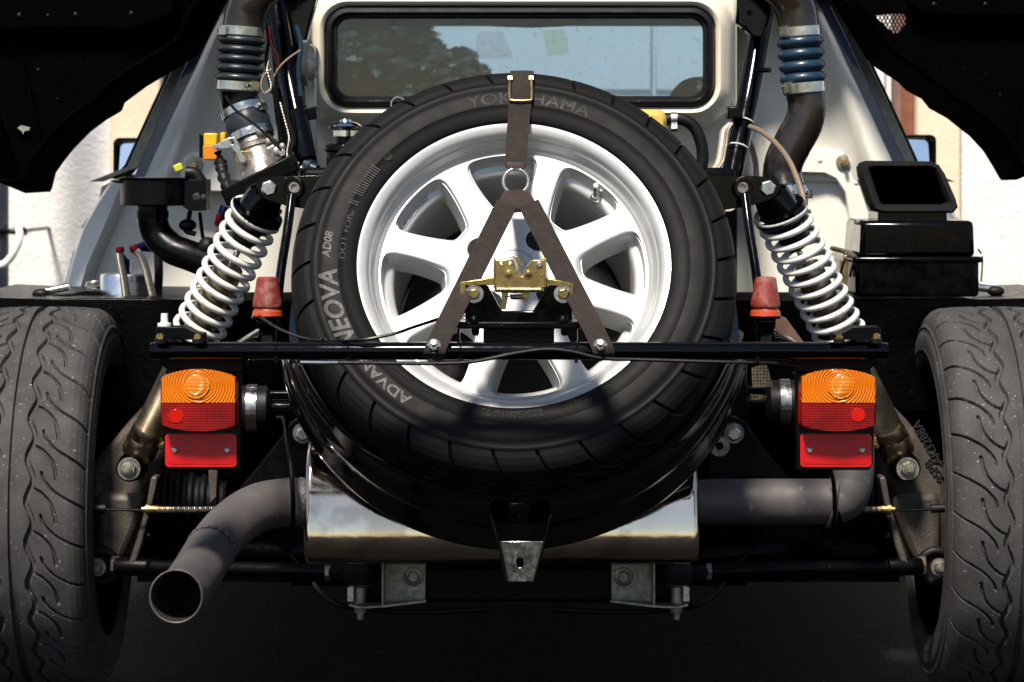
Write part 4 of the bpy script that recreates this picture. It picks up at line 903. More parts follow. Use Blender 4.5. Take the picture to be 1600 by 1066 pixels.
# ---- bonnet lock on its bracket
K = 3.835
m = MB(); m.ppoly([(727, 446), (762, 446), (784, 486), (833, 486), (858, 446), (894, 446), (894, 504), (727, 504)], K, K+.012)
lk = part('lock_bracket', m, 'black_paint', bevel=.002)
for x0, x1 in ((727, 732), (889, 894), (758, 764), (856, 862)):
    q = MB(); q.pbox(x0, 447, x1, 503, K+.012, K+.05); obj('bracket_web', q, 'black_paint', lk)
q = MB(); q.pbox(714, 503, 906, 514, K-.012, K+.055); obj('base_plate', q, 'black_satin', lk, bevel=.002)
for x0, x1 in ((714, 718), (903, 907)):
    q = MB(); q.pbox(x0, 514, x1, 546, K-.012, K+.03); obj('bracket_leg', q, 'black_satin', lk, bevel=.001)
q = MB(); q.pbox(755, 514, 866, 545, K+.0, K+.05); obj('stand_block', q, 'black_satin', lk)
for cx in (741, 880):
    q = MB(); c = P(cx, 459, K); q.lathe(c, BK, [(0, S(15, K)), (.003, S(15, K)), (.0035, S(14.3, K))], 30); obj('washer', q, 'zinc', lk)
    q = MB(); q.hexa(c-V3((0, .003, 0)), BK, S(9, K), .008); obj('bolt', q, 'gold_zinc', lk, bevel=.0006)
    q = MB(); c = P(cx, 503, K-.004); q.lathe(c, (0, 0, 1), [(0, S(12, K)), (.003, S(12, K)), (.004, S(8, K)), (.008, S(6, K)), (.009, S(3, K))], 24); q.lathe(P(cx+2, 514, K-.004), (0, 0, -1), [(0, S(7, K)), (.006, S(7, K)), (.009, S(4, K))], 6); obj('stud', q, 'black_satin', lk)
GK = K-.004
m = MB(); m.ppoly([(771, 406), (803, 406), (805, 414), (808, 428), (816, 432), (820, 420), (828, 411), (832, 406), (853, 406), (853, 450), (771, 450)], GK-.008, GK+.004, [circ(783, 410.5, 2.2, 12), circ(797, 410.5, 2.2, 12)])
lock = part('bonnet_lock', m, 'gold_zinc', bevel=.0012, label='gold plated latch on the black bracket')
for pts in ([(771, 406), (774, 404), (774, 449), (771, 449)], [(850, 404), (854, 404), (854, 449), (850, 449)]):
    q = MB(); q.ppoly(pts, GK-.01, GK+.04); obj('lock_side', q, 'gold_zinc', lock, bevel=.0008)
q = MB(); q.tube([P(775, 453, GK-.010), P(846, 453, GK-.010)], S(4.0, K), 12); q.pbox(772, 449, 850, 456, GK-.006, GK+.03); obj('folded_lip', q, 'gold_zinc', lock, bevel=.001)
for pts in ([(719, 441), (768, 434), (772, 436), (772, 446), (727, 446), (727, 488), (719, 490)], [(852, 434), (896, 443), (896, 472), (892, 472), (891, 447), (852, 446)]):
    q = MB(); q.ppoly(pts, GK-.003, GK+.030); obj('lock_wing', q, 'gold_zinc', lock, bevel=.001)
q = MB(); q.ppoly([(803, 402), (807, 400), (820, 411), (817, 419), (814, 417)], GK-.011, GK-.007); obj('claw', q, 'gold_zinc', lock, bevel=.0008)
q = MB(); q.ppoly([(808, 420), (815, 418), (814, 430), (808, 429)], GK-.004, GK+.001); obj('pawl', q, 'brass', lock)
for cx in (795, 826):
    q = MB(); c = P(cx, 427.5, GK-.0085); q.lathe(c, BK, [(0, S(8, K)), (.0008, S(8, K)), (.001, S(5, K)), (.002, S(4.6, K)), (.0026, S(3, K)), (.0026, .0003)], 20); obj('rivet', q, 'gold_zinc', lock)
q = MB(); q.lathe(P(843, 414, GK-.0085), BK, [(0, S(5.5, K)), (.002, S(5.2, K)), (.0035, S(3, K)), (.0035, .0003)], 18); obj('rivet', q, 'zinc_dull', lock)
q = MB(); q.helix(P(797, 464, GK), P(815, 464, GK), S(3.6, K), S(1.0, K), 9, n=6, seg=12); q.tube([P(789, 463, GK), P(797, 464, GK)], S(1, K), 6); q.tube([P(815, 464, GK), P(822, 468, GK)], S(1, K), 6); obj('latch_spring', q, 'zinc_dull', lock)
for pts in ([(783, 456), (795, 456), (793, 470), (790, 484), (780, 484), (784, 470)], [(815, 456), (828, 456), (824, 472), (820, 474), (815, 468)]):
    q = MB(); q.ppoly(pts, GK+.006, GK+.010); obj('latch_lever', q, 'brass', lock, bevel=.0008)

# ---- silencer and pipes
MY = 4.185
m = MB(); x0 = P(476, 0, MY-.05).x; x1 = P(1091, 0, MY-.05).x; zc = P(0, 838, MY-.06).z; lp = []
for x, s in ((x0, .93), (x0+.004, 1.0), (x0+.008, 1.012), (x0+.012, 1.0), (x0+.05, 1.0), (x0*.5+x1*.5, 1.0), (x1-.05, 1.0), (x1-.012, 1.0), (x1-.008, 1.012), (x1-.004, 1.0), (x1, .93)):
    ring = []
    for i in range(72):
        a = 2*math.pi*i/72; c_, s_ = math.cos(a), math.sin(a); e = .78
        ring.append(V3((x, MY+.012*max(0, s_)+.075*s*math.copysign(abs(c_)**(.9 if s_ > 0 else .7), c_), zc+(.132 if s_ > 0 else .046)*s*math.copysign(abs(s_)**(1.0 if s_ > 0 else .7), s_))))
    lp.append(ring)
m.loft(lp, cap0=True, cap1=True); muff = part('silencer', m, 'stainless', smooth=50, label='polished stainless exhaust silencer')
m = MB(); m.tube([P(486, 784, 4.16), P(440, 786, 4.15), P(398, 796, 4.12), P(358, 824, 4.07), P(328, 862, 4.0), P(305, 900, 3.90), P(288, 924, 3.80), P(275, 932, 3.72)], S(37.5, 4.05), 32, k=10, cap=False)
tp_ = part('tail_pipe', m, 'exhaust_coat', label='matt grey tail pipe curving down to the left', solid=.0025, smooth=60)
a, b = P(288, 924, 3.80), P(275, 932, 3.72); d = (b-a).normalized()
q = MB(); q.torus(b, d, S(37.5, 4.05), .0014, 48, 8); obj('tip_edge', q, 'cast_metal', tp_)
for wa, wb, wr in (((330, 858, 4.0), (318, 878, 3.955), 37.5), ((470, 784.5, 4.157), (455, 785, 4.154), 37.3)):
    A = P(*wa); B = P(*wb); q = MB(); x, y, dd_ = frame(B-A)
    q.tube([A+x*(S(wr, 4.05)+.0004*math.sin(31*t))*math.cos(t)+y*(S(wr, 4.05)+.0004*math.cos(27*t))*math.sin(t)+dd_*.0012*math.sin(19*t) for t in np.linspace(0, 2*math.pi, 90)], .0022, 6, k=2); obj('weld_seam', q, 'exhaust_coat', tp_)
q = MB(); q.lathe(b-d*.14, d, [(0, S(36.2, 4.05)), (.138, S(36.2, 4.05)), (.138, S(35.9, 4.05)), (.003, S(35.9, 4.05)), (.003, .001)], 40, cap=False); obj('pipe_bore', q, 'soot_shade_black', tp_)
m = MB(); A = P(1084, 784, 4.17); B = P(1306, 784, 4.17); m.lathe(A, B-A, [(0, S(34, 4.17)), (.02, S(35, 4.17)), (.022, S(35.5, 4.17)), ((B-A).length*.6, S(36, 4.17)), ((B-A).length, S(35.5, 4.17))], 40); ip = part('inlet_pipe', m, 'exhaust_coat', label='matt grey exhaust pipe joining the right end of the silencer')
q = MB(); q.tube([P(1303, 784, 4.17), P(1320, 776, 4.17), P(1330, 754, 4.17), P(1333, 715, 4.18), P(1330, 660, 4.24), P(1315, 600, 4.4)], lambda t: S(35.5-4*t, 4.17), 32, k=8); obj('elbow', q, 'exhaust_coat', ip, smooth=60)
q = MB(); c = P(1300, 784, 4.17); pts = [c+V3((S(8*math.cos(a), 4.17), -.037*math.sin(a), .037*math.cos(a))) for a in np.linspace(-.3, math.pi+.3, 15)]; q.tube(pts, .0028, 8, k=2); obj('weld_seam', q, 'exhaust_coat', ip)
q = MB(); q.tube([P(1296, 730, 4.12), P(1302, 752, 4.125), P(1304, 785, 4.13), P(1303, 820, 4.14)], S(3.4, 4.13), 10); part('steel_hanger_rod', q, 'black_satin')
m = MB(); m.tube([P(434, 654, 4.25), P(444, 656, 4.2), P(449, 690, 4.13), P(455, 735, 4.09), P(458, 780, 4.08), P(458, 822, 4.10)], S(4, 4.1), 10); part('exhaust_hanger', m, 'black_satin')
# ---- tow bracket under the tray
TY = 3.93
m = MB(); m.ppoly([(783, 846), (850, 846), (835, 909), (791, 909)], TY, TY+.003, [rr(807, 871, 818, 887, 5, 5)]); tb = part('tow_bracket', m, 'clamp_steel', label='steel bracket with slotted hole under the tray', bevel=.0006)
for pts in ([(765, 805), (768, 805), (774, 822), (785, 862), (794, 909), (790, 909), (780, 864), (770, 824)], [(862, 805), (859, 805), (855, 822), (845, 862), (833, 909), (836.5, 909), (849, 864), (858, 824)]):
    q = MB(); q.ppoly(pts, TY-.03, TY+.045); obj('bracket_flange', q, 'black_satin', tb, bevel=.001)
q = MB(); q.ppoly([(768, 806), (860, 806), (848, 850), (784, 850)], TY+.035, TY+.045); obj('bracket_web', q, 'black_satin', tb)

# ---- subframe, gearbox and dark volumes added to block light in the bay
m = MB(); m.pbox(560, 884, 1062, 942, 4.315, 4.40); part('rear_subframe', m, 'black_satin', bevel=.006)
m = MB(); m.loft([[P(x, y, Y) for x, y in rr(*b_, 8)] for b_, Y in (((560, 560, 1060, 880, 60), 4.36), ((520, 480, 1100, 900, 70), 4.45), ((500, 380, 1120, 900, 80), 4.62), ((500, 330, 1120, 900, 60), 5.2))], cap0=True, cap1=True); gbx = part('gearbox', m, 'black_satin')
for a_, b_ in (((-.60, 4.58, .195), (.62, 5.30, .207)), ((-.34, 4.40, .215), (.36, 4.60, .225))):
    m = MB(); m.box(a_, b_); part('shade_plate', m, 'under_black')  # added plates that keep the sun off the ground under the car
m = MB(); m.pbox(470, 262, 1150, 300, 4.62, 5.2); part('engine_cradle', m, 'black_satin', bevel=.01)
for b_ in ((330, 470, 520, 600, 4.85, 5.2), (1100, 470, 1290, 600, 4.85, 5.2), (180, 600, 1440, 900, 5.0, 5.28)):
    m = MB(); m.pbox(*b_); part('bay_light_block', m, 'under_black')  # added black boxes that stop light from behind the bay
m = MB(); m.tube([P(380, 860, 4.62), P(520, 866, 4.55), P(640, 880, 4.5)], S(13, 4.6), 14); part('rear_arm', m, 'black_crust')
m = MB(); m.tube([P(1290, 856, 4.62), P(1180, 864, 4.55), P(1000, 880, 4.5)], S(15, 4.6), 14); part('rear_arm', m, 'black_crust')
q = MB(); q.ppoly([(1213, 492), (1228, 497), (1256, 535), (1256, 548), (1210, 548)], 4.18, 4.19); part('heat_shield_gusset', q, 'copper_plate', bevel=.001)
for pts in ([(1150, 512), (1162, 520), (1150, 580), (1132, 606), (1126, 600)], [(1174, 575), (1198, 568), (1208, 604), (1176, 606)], [(1172, 615), (1200, 620), (1182, 625), (1172, 626)]):
    q = MB(); q.ppoly(pts, 4.28, 4.283); part('perforated_shield', q, 'perforated')
q = MB(); c = P(1124, 697, 4.24); q.lathe(c, BK, [(0, S(16, 4.24)), (.003, S(16, 4.24)), (.003, S(6, 4.24)), (0, S(6, 4.24))], 26); part('plain_washer', q, 'zinc_dull')
q = MB(); q.ppoly([(325, 732), (340, 732), (338, 780), (328, 790)], 4.5, 4.53); part('rusty_strut', q, 'cast_metal', bevel=.003)
q = MB(); q.pbox(930, 404, 962, 417, 4.33, 4.34); part('part_label', q, 'paper')

# ================================================================== ENGINE BAY TOP
def clamp(par, a, d, r, w, screw=None, mt='clamp_steel'):
    q = MB(); q.lathe(a, d, [(-w/2, r-.001), (-w/2, r+.0012), (w/2, r+.0012), (w/2, r-.001)], 40, cap=False); o = obj('hose_clamp', q, mt, par, solid=.0006)
    if screw is not None:
        q = MB(); x, y, dd = frame(d); c = Vector(a)+Vector(screw)*(r+.004); t = dd.cross(Vector(screw)).normalized()
        q.obox(c, t*.009, dd*(w*.5), Vector(screw)*.004); q.hexa(c+t*.009, t, .004, .006); obj('clamp_screw', q, mt, par)
def bellows(nm, a, b, r, ribs, mt, label=None):
    d = b-a; Ln = d.length; prof = [(0, r-.002), (.001, r), (Ln*.13, r)]
    for k in range(ribs):
        t0 = Ln*(.15+.70*k/ribs); w = Ln*.70/ribs
        for i in range(9):
            u = i/8; prof.append((t0+w*u, r-.0035+.0085*math.sin(math.pi*u)**.6))
    prof += [(Ln*.87, r), (Ln-.001, r), (Ln, r-.002)]
    q = MB(); q.lathe(a, d, prof, 40); return part(nm, q, mt, label=label, smooth=60)
# ---- left intake
IY = 4.82; si = S(1, IY)
m = MB(); m.tube([P(520, -70, IY+.05), P(450, -45, IY+.03), P(402, -12, IY), P(385, 22, IY), P(380, 50, IY)], 33*si, 32, cap=True); part('intake_pipe', m, 'pipe_bronze', smooth=60, label='glossy black intake pipe on the left')
a, b = P(379, 40, IY), P(372, 145, IY); bl = bellows('bellows_hose', a, b, 33*si, 5, 'hose_black', 'black ribbed intake hose on the left')
dd = b-a
clamp(bl, a+dd*.085, dd, 33.5*si, 13*si, (-.7, -.7, 0)); clamp(bl, a+dd*.90, dd, 33.5*si, 13*si, (.7, -.7, 0))
m = MB(); m.tube([P(372, 138, IY), P(375, 160, IY), P(384, 178, IY-.005), P(390, 190, IY-.01)], 30*si, 28); part('intake_pipe', m, 'black_paint', smooth=60)
ta, tb_ = P(379, 168, IY-.005), P(396, 222, IY-.02); td = tb_-ta
m = MB(); m.lathe(ta, td, [(0, 32*si), (.001, 34*si), (td.length*.35, 34.5*si), (td.length*.5, 36.5*si), (td.length*.66, 34.5*si), (td.length*.93, 34*si), (td.length*.95, 31*si)], 40); jh = part('joiner_hose', m, 'hose_black')
clamp(jh, ta+td*.12, td, 34.5*si, 12*si, (.8, -.5, .2)); clamp(jh, ta+td*.82, td, 34.5*si, 12*si, (-.5, -.8, 0))
m = MB(); m.lathe(tb_-td*.1, td, [(0, 31*si), (.012, 32*si), (.016, 36*si), (.022, 36*si), (.024, 33*si), (.06, 36*si), (.075, 44*si), (.085, 44*si)], 36); thr = part('throttle_body', m, 'cast_alloy', label='cast alloy throttle body with levers')
for x, y, r in ((408, 208, 7), (420, 222, 6), (432, 238, 7), (424, 252, 6), (397, 262, 8), (441, 230, 5)):
    q = MB(); q.ball(P(x, y, IY-.05), r*si*1.2, 12, 8, (1, .8, 1.2)); obj('casting_lug', q, 'cast_alloy', thr)
q = MB(); q.obox(P(410, 250, IY-.03), V3((.028, 0, .014)), (0, .025, 0), V3((-.006, 0, .014))); obj('casting_block', q, 'cast_alloy', thr, bevel=.004)
q = MB(); q.ppoly([(355, 216), (366, 214), (372, 222), (377, 238), (385, 248), (383, 254), (374, 254), (369, 240), (362, 231), (340, 234), (334, 232), (335, 227)], IY-.070, IY-.066, [circ(362, 222, 4, 12)]); obj('throttle_lever', q, 'zinc', thr, bevel=.0008)
q = MB(); q.ppoly(rr(367, 236, 413, 256, 9, 5), IY-.060, IY-.055, [circ(402, 242, 4, 12), rr(380, 246, 393, 251, 2, 3)]); obj('link_plate', q, 'gold_zinc', thr, bevel=.0008)
for x, y in ((387, 262), (384, 274), (441, 239)): bolt(thr, P(x, y, IY-.055), 6*si, washer=False)
q = MB(); q.lathe(P(337, 230, IY-.07), BK, [(0, 4*si), (.006, 4*si), (.007, 3*si)], 14); obj('cable_nipple', q, 'zinc', thr)
m = MB(); m.tube([P(340, 236, IY-.06), P(344, 250, IY-.06), P(346, 262, IY-.07), P(352, 285, IY-.09), P(362, 305, IY-.12)], lambda t: (5+4*(t > .25)+1.5*math.sin(t*40))*si, 12); part('throttle_cable_boot', m, 'rubber_black')
m = MB(); m.obox(P(408, 282, 4.66), V3((.058, 0, .030)), (0, .03, 0), V3((-.006, 0, .013))); part('throttle_bracket', m, 'black_satin', bevel=.003)
# relays
m = MB(); m.pbox(311, 209, 320, 247, 4.93, 4.97); part('relay_holder', m, 'black_plastic', bevel=.002)
for x0, y0, x1, y1 in ((317, 208, 340, 250), (343, 207, 353, 222)):
    m = MB(); m.pbox(x0+1, y0, x1-1, y0+20, 4.90, 4.94); rl_ = part('relay', m, 'relay_yellow', bevel=.0025)
    if y1 > 240:
        q = MB(); q.pbox(x0, y0+19, x1, y1, 4.896, 4.945); obj('relay_base', q, 'relay_orange', rl_, bevel=.002)
# roll bars, left bay clutter
m = MB(); m.tube([P(424, -40, 4.98), P(440, 60, 4.94), P(462, 170, 4.88), P(484, 275, 4.82)], 17*si, 20); rbL = part('roll_bar', m, 'black_paint', label='black roll bar tube on the left')
m = MB(); m.tube([P(500, -40, 5.05), P(478, 30, 5.02), P(455, 110, 5.0), P(430, 150, 5.0)], 11*si, 16); part('roll_bar_brace', m, 'black_paint')
m = MB(); m.ppoly([(418, -20), (500, -20), (486, 30), (480, 60), (465, 75), (440, 70), (424, 40)], 4.99, 5.03); part('roll_bar_gusset', m, 'black_paint', bevel=.004)
m = MB(); m.ppoly([(418, -20), (474, -20), (474, 120), (482, 276), (436, 276), (432, 170), (422, 60)], 5.12, 5.15); part('dark_backing', m, 'black_satin', bevel=.004)  # added dark sheet, hides the bright flank behind the clutter
m = MB(); m.ppoly([(473, 40), (486, 40), (494, 130), (494, 262), (484, 262), (478, 150)], 5.10, 5.11); part('flank_seam', m, 'aluminium', bevel=.002)
m = MB(); m.lathe(P(462, 172, 4.83), P(480, 262, 4.80)-P(462, 172, 4.83), [(0, 10*si), (.004, 17*si), (.05, 18*si), (.09, 18*si), (.094, 14*si)], 24); cyl_ = part('ignition_coil', m, 'black_paint')
q = MB(); q.obox(P(482, 178, 4.84), (.014, 0, .002), (0, .012, 0), (0, 0, .011)); obj('coil_bracket', q, 'black_satin', cyl_, bevel=.002)
q = MB(); q.lathe(P(478, 258, 4.8), V3((.7, -.4, -.3)), [(0, 12*si), (.012, 12*si), (.013, 9*si), (.024, 8*si)], 18); obj('coil_cap', q, 'hose_blue', cyl_)
m = MB(); m.lathe(P(472, 98, 4.95), V3((1, -.15, 0)), [(0, 34*si), (.002, 37*si), (12*si, 38*si), (13*si, 36*si), (13*si, 34*si)], 40); lpm = part('work_lamp', m, 'grey_trim', label='round work lamp on the left roll bar')
q = MB(); q.lathe(P(483, 98, 4.95), V3((1, -.15, 0)), [(0, 30*si), (6*si, 29*si), (12*si, 24*si), (15*si, 16*si), (16.5*si, .001)], 36); obj('lamp_glass', q, 'lamp_lens', lpm)
q = MB(); q.lathe(P(472, 98, 4.95), V3((-1, .15, 0)), [(0, 33*si), (10*si, 30*si), (24*si, 18*si), (30*si, 12*si)], 28); obj('lamp_shell', q, 'black_paint', lpm)
for k, pts in enumerate(([(430, 60), (425, 80), (431, 100), (428, 140)], [(420, 95), (418, 110), (424, 135), (415, 145)], [(420, 40), (424, 70), (434, 90), (436, 110)], [(470, 78), (450, 92), (436, 106), (428, 120)], [(352, 150), (368, 172), (400, 196), (440, 235)], [(438, 160), (446, 190), (452, 215), (449, 245), (462, 262)], [(424, 108), (412, 118), (408, 135), (414, 146), (424, 140)], [(455, 150), (464, 190), (478, 225), (488, 262)])):
    q = MB(); q.tube([P(x, y, 4.80+(.0 if k != 4 else -.09)) for x, y in pts], (1.5 if k != 4 else 2.2)*si, 8); part('wire', q, ['rubber_black', 'braid', 'anodised_red', 'braid_brown', 'rubber_black', 'braid', 'braid_brown', 'rubber_black'][k])
for k, pts in enumerate(([(444, 150), (450, 185), (458, 220), (452, 250), (470, 268)], [(430, 145), (434, 180), (440, 215), (446, 262)], [(462, 40), (470, 70), (466, 110), (470, 150)], [(414, 30), (420, 60), (416, 96), (424, 140)])):
    q = MB(); q.tube([P(x, y, 4.79+.02*k) for x, y in pts], (3.4, 4.5, 3.8, 3.2)[k]*si, 10); part('wiring_loom', q, ('rubber_black', 'black_plastic', 'hose_blue', 'rubber_black')[k])
q = MB()
for k in range(12):
    t = k/11; q.torus(P(450+28*t, 244+24*t+3*math.sin(k*2), 4.77), (math.cos(k*1.4), -.6, math.sin(k*1.4)), 2.4*si, .7*si, 12, 5)
o_ = part('retaining_chain', q, 'zinc'); o_['kind'] = 'stuff'
# radiator filler
m = MB(); m.lathe(P(540, 258, 4.60), (0, 0, 1), [(-.04, S(30, 4.6)), (.020, S(30, 4.6)), (.024, S(34, 4.6)), (.030, S(34, 4.6)), (.034, S(26, 4.6)), (.036, S(15, 4.6)), (.050, S(15, 4.6))], 32); fil = part('filler_neck', m, 'black_plastic')
q = MB(); c = P(540, 214, 4.60); q.lathe(c, (0, 0, 1), [(0, S(19, 4.6)), (.001, S(20, 4.6)), (.010, S(20, 4.6)), (.012, S(23, 4.6)), (.0125, S(26, 4.6)), (.017, S(27, 4.6)), (.021, S(22, 4.6)), (.0235, S(18, 4.6)), (.024, S(10, 4.6)), (.028, S(8, 4.6)), (.0285, .001)], 32); obj('filler_cap', q, 'chrome', fil)
q = MB(); q.torus(P(622, 163, 4.9), BK, S(11, 4.9), S(1.3, 4.9), 28, 6); part('wire_loop', q, 'zinc')
# right: yellow reservoir with hose
m = MB(); m.loft([[P(x, y, Y) for x, y in rr(*b_, 6)] for b_, Y in (((985, 180, 1036, 225, 14), 4.66), ((976, 173, 1041, 230, 16), 4.67), ((974, 171, 1043, 232, 16), 4.72), ((980, 176, 1038, 226, 14), 4.76))], cap0=True, cap1=True); ry = part('fluid_reservoir', m, 'tank_yellow', label='yellow plastic reservoir half hidden by the tyre')
m = MB(); m.tube([P(1036, 187, 4.70), P(1062, 186, 4.70), P(1082, 196, 4.70), P(1094, 218, 4.70), P(1098, 245, 4.70), P(1094, 275, 4.70)], S(9.5, 4.7), 18); rh = part('reservoir_hose', m, 'rubber_black')
q = MB(); clamp(rh, P(1053, 186.2, 4.70), P(1062, 186, 4.7)-P(1046, 186.4, 4.7), S(9.6, 4.7), S(9, 4.7), (0, -.25, -1), mt='zinc')
# roll bar right with clips and wires
m = MB(); m.tube([P(1203, -40, 4.98), P(1187, 50, 4.95), P(1170, 150, 4.90), P(1142, 282, 4.82)], 17*si, 24); rbR = part('roll_bar', m, 'black_paint', label='black roll bar tube on the right')
m = MB(); m.ppoly([(1152, -20), (1208, -20), (1206, 20), (1192, 60), (1176, 58), (1164, 46), (1150, 36)], 4.90, 4.94); part('roll_bar_gusset', m, 'black_paint', bevel=.004)
for x, y in ((1163, 44), (1171, 20)): bolt(rbR, P(x, y, 4.9), 5*si, washer=False, material='black_satin')
q = MB(); q.pbox(1137, 166, 1160, 186, 4.84, 4.90); obj('bar_clip', q, 'black_plastic', rbR, bevel=.003)
q = MB(); q.cyl(P(1182, 110, 4.9), P(1203, 110, 4.88), 4*si); obj('bar_stub', q, 'black_paint', rbR)
for y, xx in ((193, 1161), (233, 1152)):
    q = MB(); q.torus(P(xx, y, 4.872-.03*(y > 200)), P(1142, 282, 4.82)-P(1170, 150, 4.9), 18.3*si, 1.1*si, 32, 6); obj('cable_tie', q, 'cable_white', rbR)
for k in range(4):
    m = MB(); o = k*3.5; m.tube([P(1104+o*.8, 272, 4.72), P(1118+o, 255, 4.76), P(1124+o, 225, 4.80), P(1127+o, 205, 4.82), P(1138+o*.6, 193, 4.84)], 2.0*si, 8); part('wire', m, ['braid_brown', 'cable_white', 'braid_brown', 'braid'][k])
m = MB(); m.tube([P(1172, 198, 4.80), P(1190, 206, 4.76), P(1212, 224, 4.70), P(1232, 250, 4.62), P(1246, 282, 4.55), P(1256, 315, 4.50), P(1262, 350, 4.50)], 4.2*si, 12); part('braided_hose', m, 'braid_brown', label='brown braided hose arching beside the right roll bar')
m = MB(); m.tube([P(1168, 214, 4.92), P(1176, 235, 4.92), P(1181, 258, 4.92), P(1182, 285, 4.92)], 4.5*si, 12); part('braided_hose', m, 'braid_brown', label='short braided hose behind the right roll bar')
# right intake
m = MB(); m.tube([P(1120, -70, IY+.05), P(1180, -45, IY+.03), P(1226, -14, IY), P(1243, 15, IY), P(1249, 48, IY)], 32*si, 32); part('intake_pipe', m, 'pipe_bronze', smooth=60, label='glossy black intake pipe on the right')
a, b = P(1248, 40, IY), P(1257, 148, IY); br = bellows('bellows_hose', a, b, 32*si, 4, 'hose_blue', 'dark blue ribbed intake hose on the right'); dd = b-a
clamp(br, a+dd*.09, dd, 32.5*si, 14*si, (-.7, -.7, 0)); clamp(br, a+dd*.90, dd, 32.5*si, 15*si, (-.7, -.7, 0))
m = MB(); m.tube([P(1257, 140, IY), P(1261, 165, IY), P(1256, 192, IY), P(1240, 222, IY), P(1226, 250, IY), P(1222, 275, IY), P(1228, 300, IY-.01)], 30.5*si, 36, k=12); part('intake_pipe', m, 'pipe_bronze', smooth=60, label='bronze black S-shaped intake pipe on the right')
a, b = P(1236, 290, 4.62), P(1246, 372, 4.60); q = MB(); q.lathe(a, b-a, [(0, 20*si), (.001, 22*si), ((b-a).length*.4, 22*si), ((b-a).length*.5, 20*si), ((b-a).length, 20*si)], 30); jh2 = part('joiner_hose', q, 'hose_blue'); clamp(jh2, a+(b-a)*.14, b-a, 22*si, 14*si, (.9, -.4, 0))
for y in (303, 332): bolt(jh2, P(1263, y, 4.6), 5*si, d=(.8, -.6, 0), washer=False, material='zinc_dull')
# ---- left funnel with elbow
FY = 4.70
m = MB(); c = P(246, 278, FY); m.lathe(c-V3((0, 0, S(44, FY))), (0, 0, 1), [(0, S(20, FY)), (.001, S(54, FY)), (.003, S(57, FY)), (S(40, FY), S(57, FY)), (S(42, FY), S(59, FY)), (S(43, FY), S(62, FY)), (S(44, FY), S(62, FY)), (S(44, FY), S(55, FY)), (S(10, FY), S(53, FY)), (S(9, FY), .002)], 48, cap=False); fn = part('breather_funnel', m, 'black_plastic', label='black round funnel on a bent duct')
q = MB(); q.ppoly([(180, 281), (192, 281), (196, 286), (186, 287), (171, 283)], FY-.02, FY+.03); obj('funnel_tab', q, 'black_plastic', fn, bevel=.001)
q = MB(); q.ppoly([(285, 282), (322, 280), (322, 329), (296, 330), (285, 322)], FY-.035, FY+.04, [circ(307, 307, 6, 14), circ(317, 307, 4, 14)]); obj('funnel_bracket', q, 'black_plastic', fn, bevel=.002)
m = MB(); m.tube([P(238, 318, FY), P(238, 342, FY), P(246, 366, FY), P(268, 388, FY-.01), P(298, 400, FY-.02), P(335, 414, FY-.04)], S(24, FY), 28, k=10); eb = part('elbow_duct', m, 'black_plastic', smooth=60, label='black bent duct below the funnel')
q = MB(); q.lathe(P(238, 341, FY), (0, 0, 1), [(0, S(25.5, FY)), (S(10, FY), S(26, FY)), (S(11, FY), S(24.5, FY))], 32); obj('duct_collar', q, 'black_plastic', eb)
m = MB(); m.tube([P(297, 330, 4.72), P(294, 345, 4.72), P(290, 360, 4.7), P(306, 366, 4.7)], S(4, 4.7), 10); m.ball(P(293, 352, 4.70), S(14, 4.7), 14, 8, (1, .8, .7)); part('sensor_plug', m, 'rubber_black')
m = MB(); m.tube([P(312, 332, 4.74), P(316, 365, 4.74), P(320, 380, 4.74)], S(3, 4.7), 8); part('wire', m, 'rubber_black')
m = MB(); m.tube([P(350, 322, 4.70), P(345, 340, 4.70), P(342, 352, 4.70), P(340, 372, 4.71), P(330, 384, 4.72)], S(5, 4.7), 12); oh = part('oil_hose', m, 'braid_brown')
q = MB(); q.lathe(P(351, 322, 4.70), P(345, 340, 4.7)-P(351, 322, 4.7), [(0, S(6.5, 4.7)), (.012, S(7, 4.7)), (.016, S(6, 4.7))], 10); obj('hose_fitting', q, 'anodised_blue', oh)
q = MB(); q.lathe(P(344.5, 336, 4.70), P(341, 354, 4.7)-P(345, 336, 4.7), [(0, S(7.5, 4.7)), (.015, S(7.5, 4.7)), (.018, S(6, 4.7))], 10); obj('hose_fitting', q, 'anodised_red', oh)
m = MB(); m.tube([P(370, 330, 4.62), P(360, 350, 4.62), P(345, 372, 4.64), P(325, 390, 4.66), P(322, 420, 4.66)], S(9, 4.65), 12); m.ball(P(324, 385, 4.66), S(15, 4.65), 12, 8); part('wiring_loom', m, 'rubber_black')
# ---- catch tank with braided hoses
TYY = 4.95
m = MB(); c = P(196, 486, TYY); m.lathe(c, (0, 0, 1), [(0, S(39, TYY)), (S(55, TYY), S(39, TYY)), (S(58, TYY), S(37, TYY)), (S(59, TYY), S(20, TYY)), (S(60, TYY), .002)], 40, cap=False); ct = part('catch_tank', m, 'aluminium', label='aluminium catch tank with two braided hoses')
q = MB(); q.cyl(P(196, 430, TYY-.02), P(197, 405, TYY-.02), S(8, TYY), n=6); q.cyl(P(197, 412, TYY-.02), P(188, 400, TYY-.03), S(6.5, TYY), n=12); obj('tank_fitting', q, 'anodised_blue', ct)
for pts in ([(186, 392), (188, 408), (193, 435), (199, 474)], [(208, 390), (218, 398), (227, 418), (234, 445), (241, 474)]):
    q = MB(); q.tube([P(x, y, TYY-.05) for x, y in pts], S(6, TYY), 14); obj('braided_hose', q, 'braid', ct)
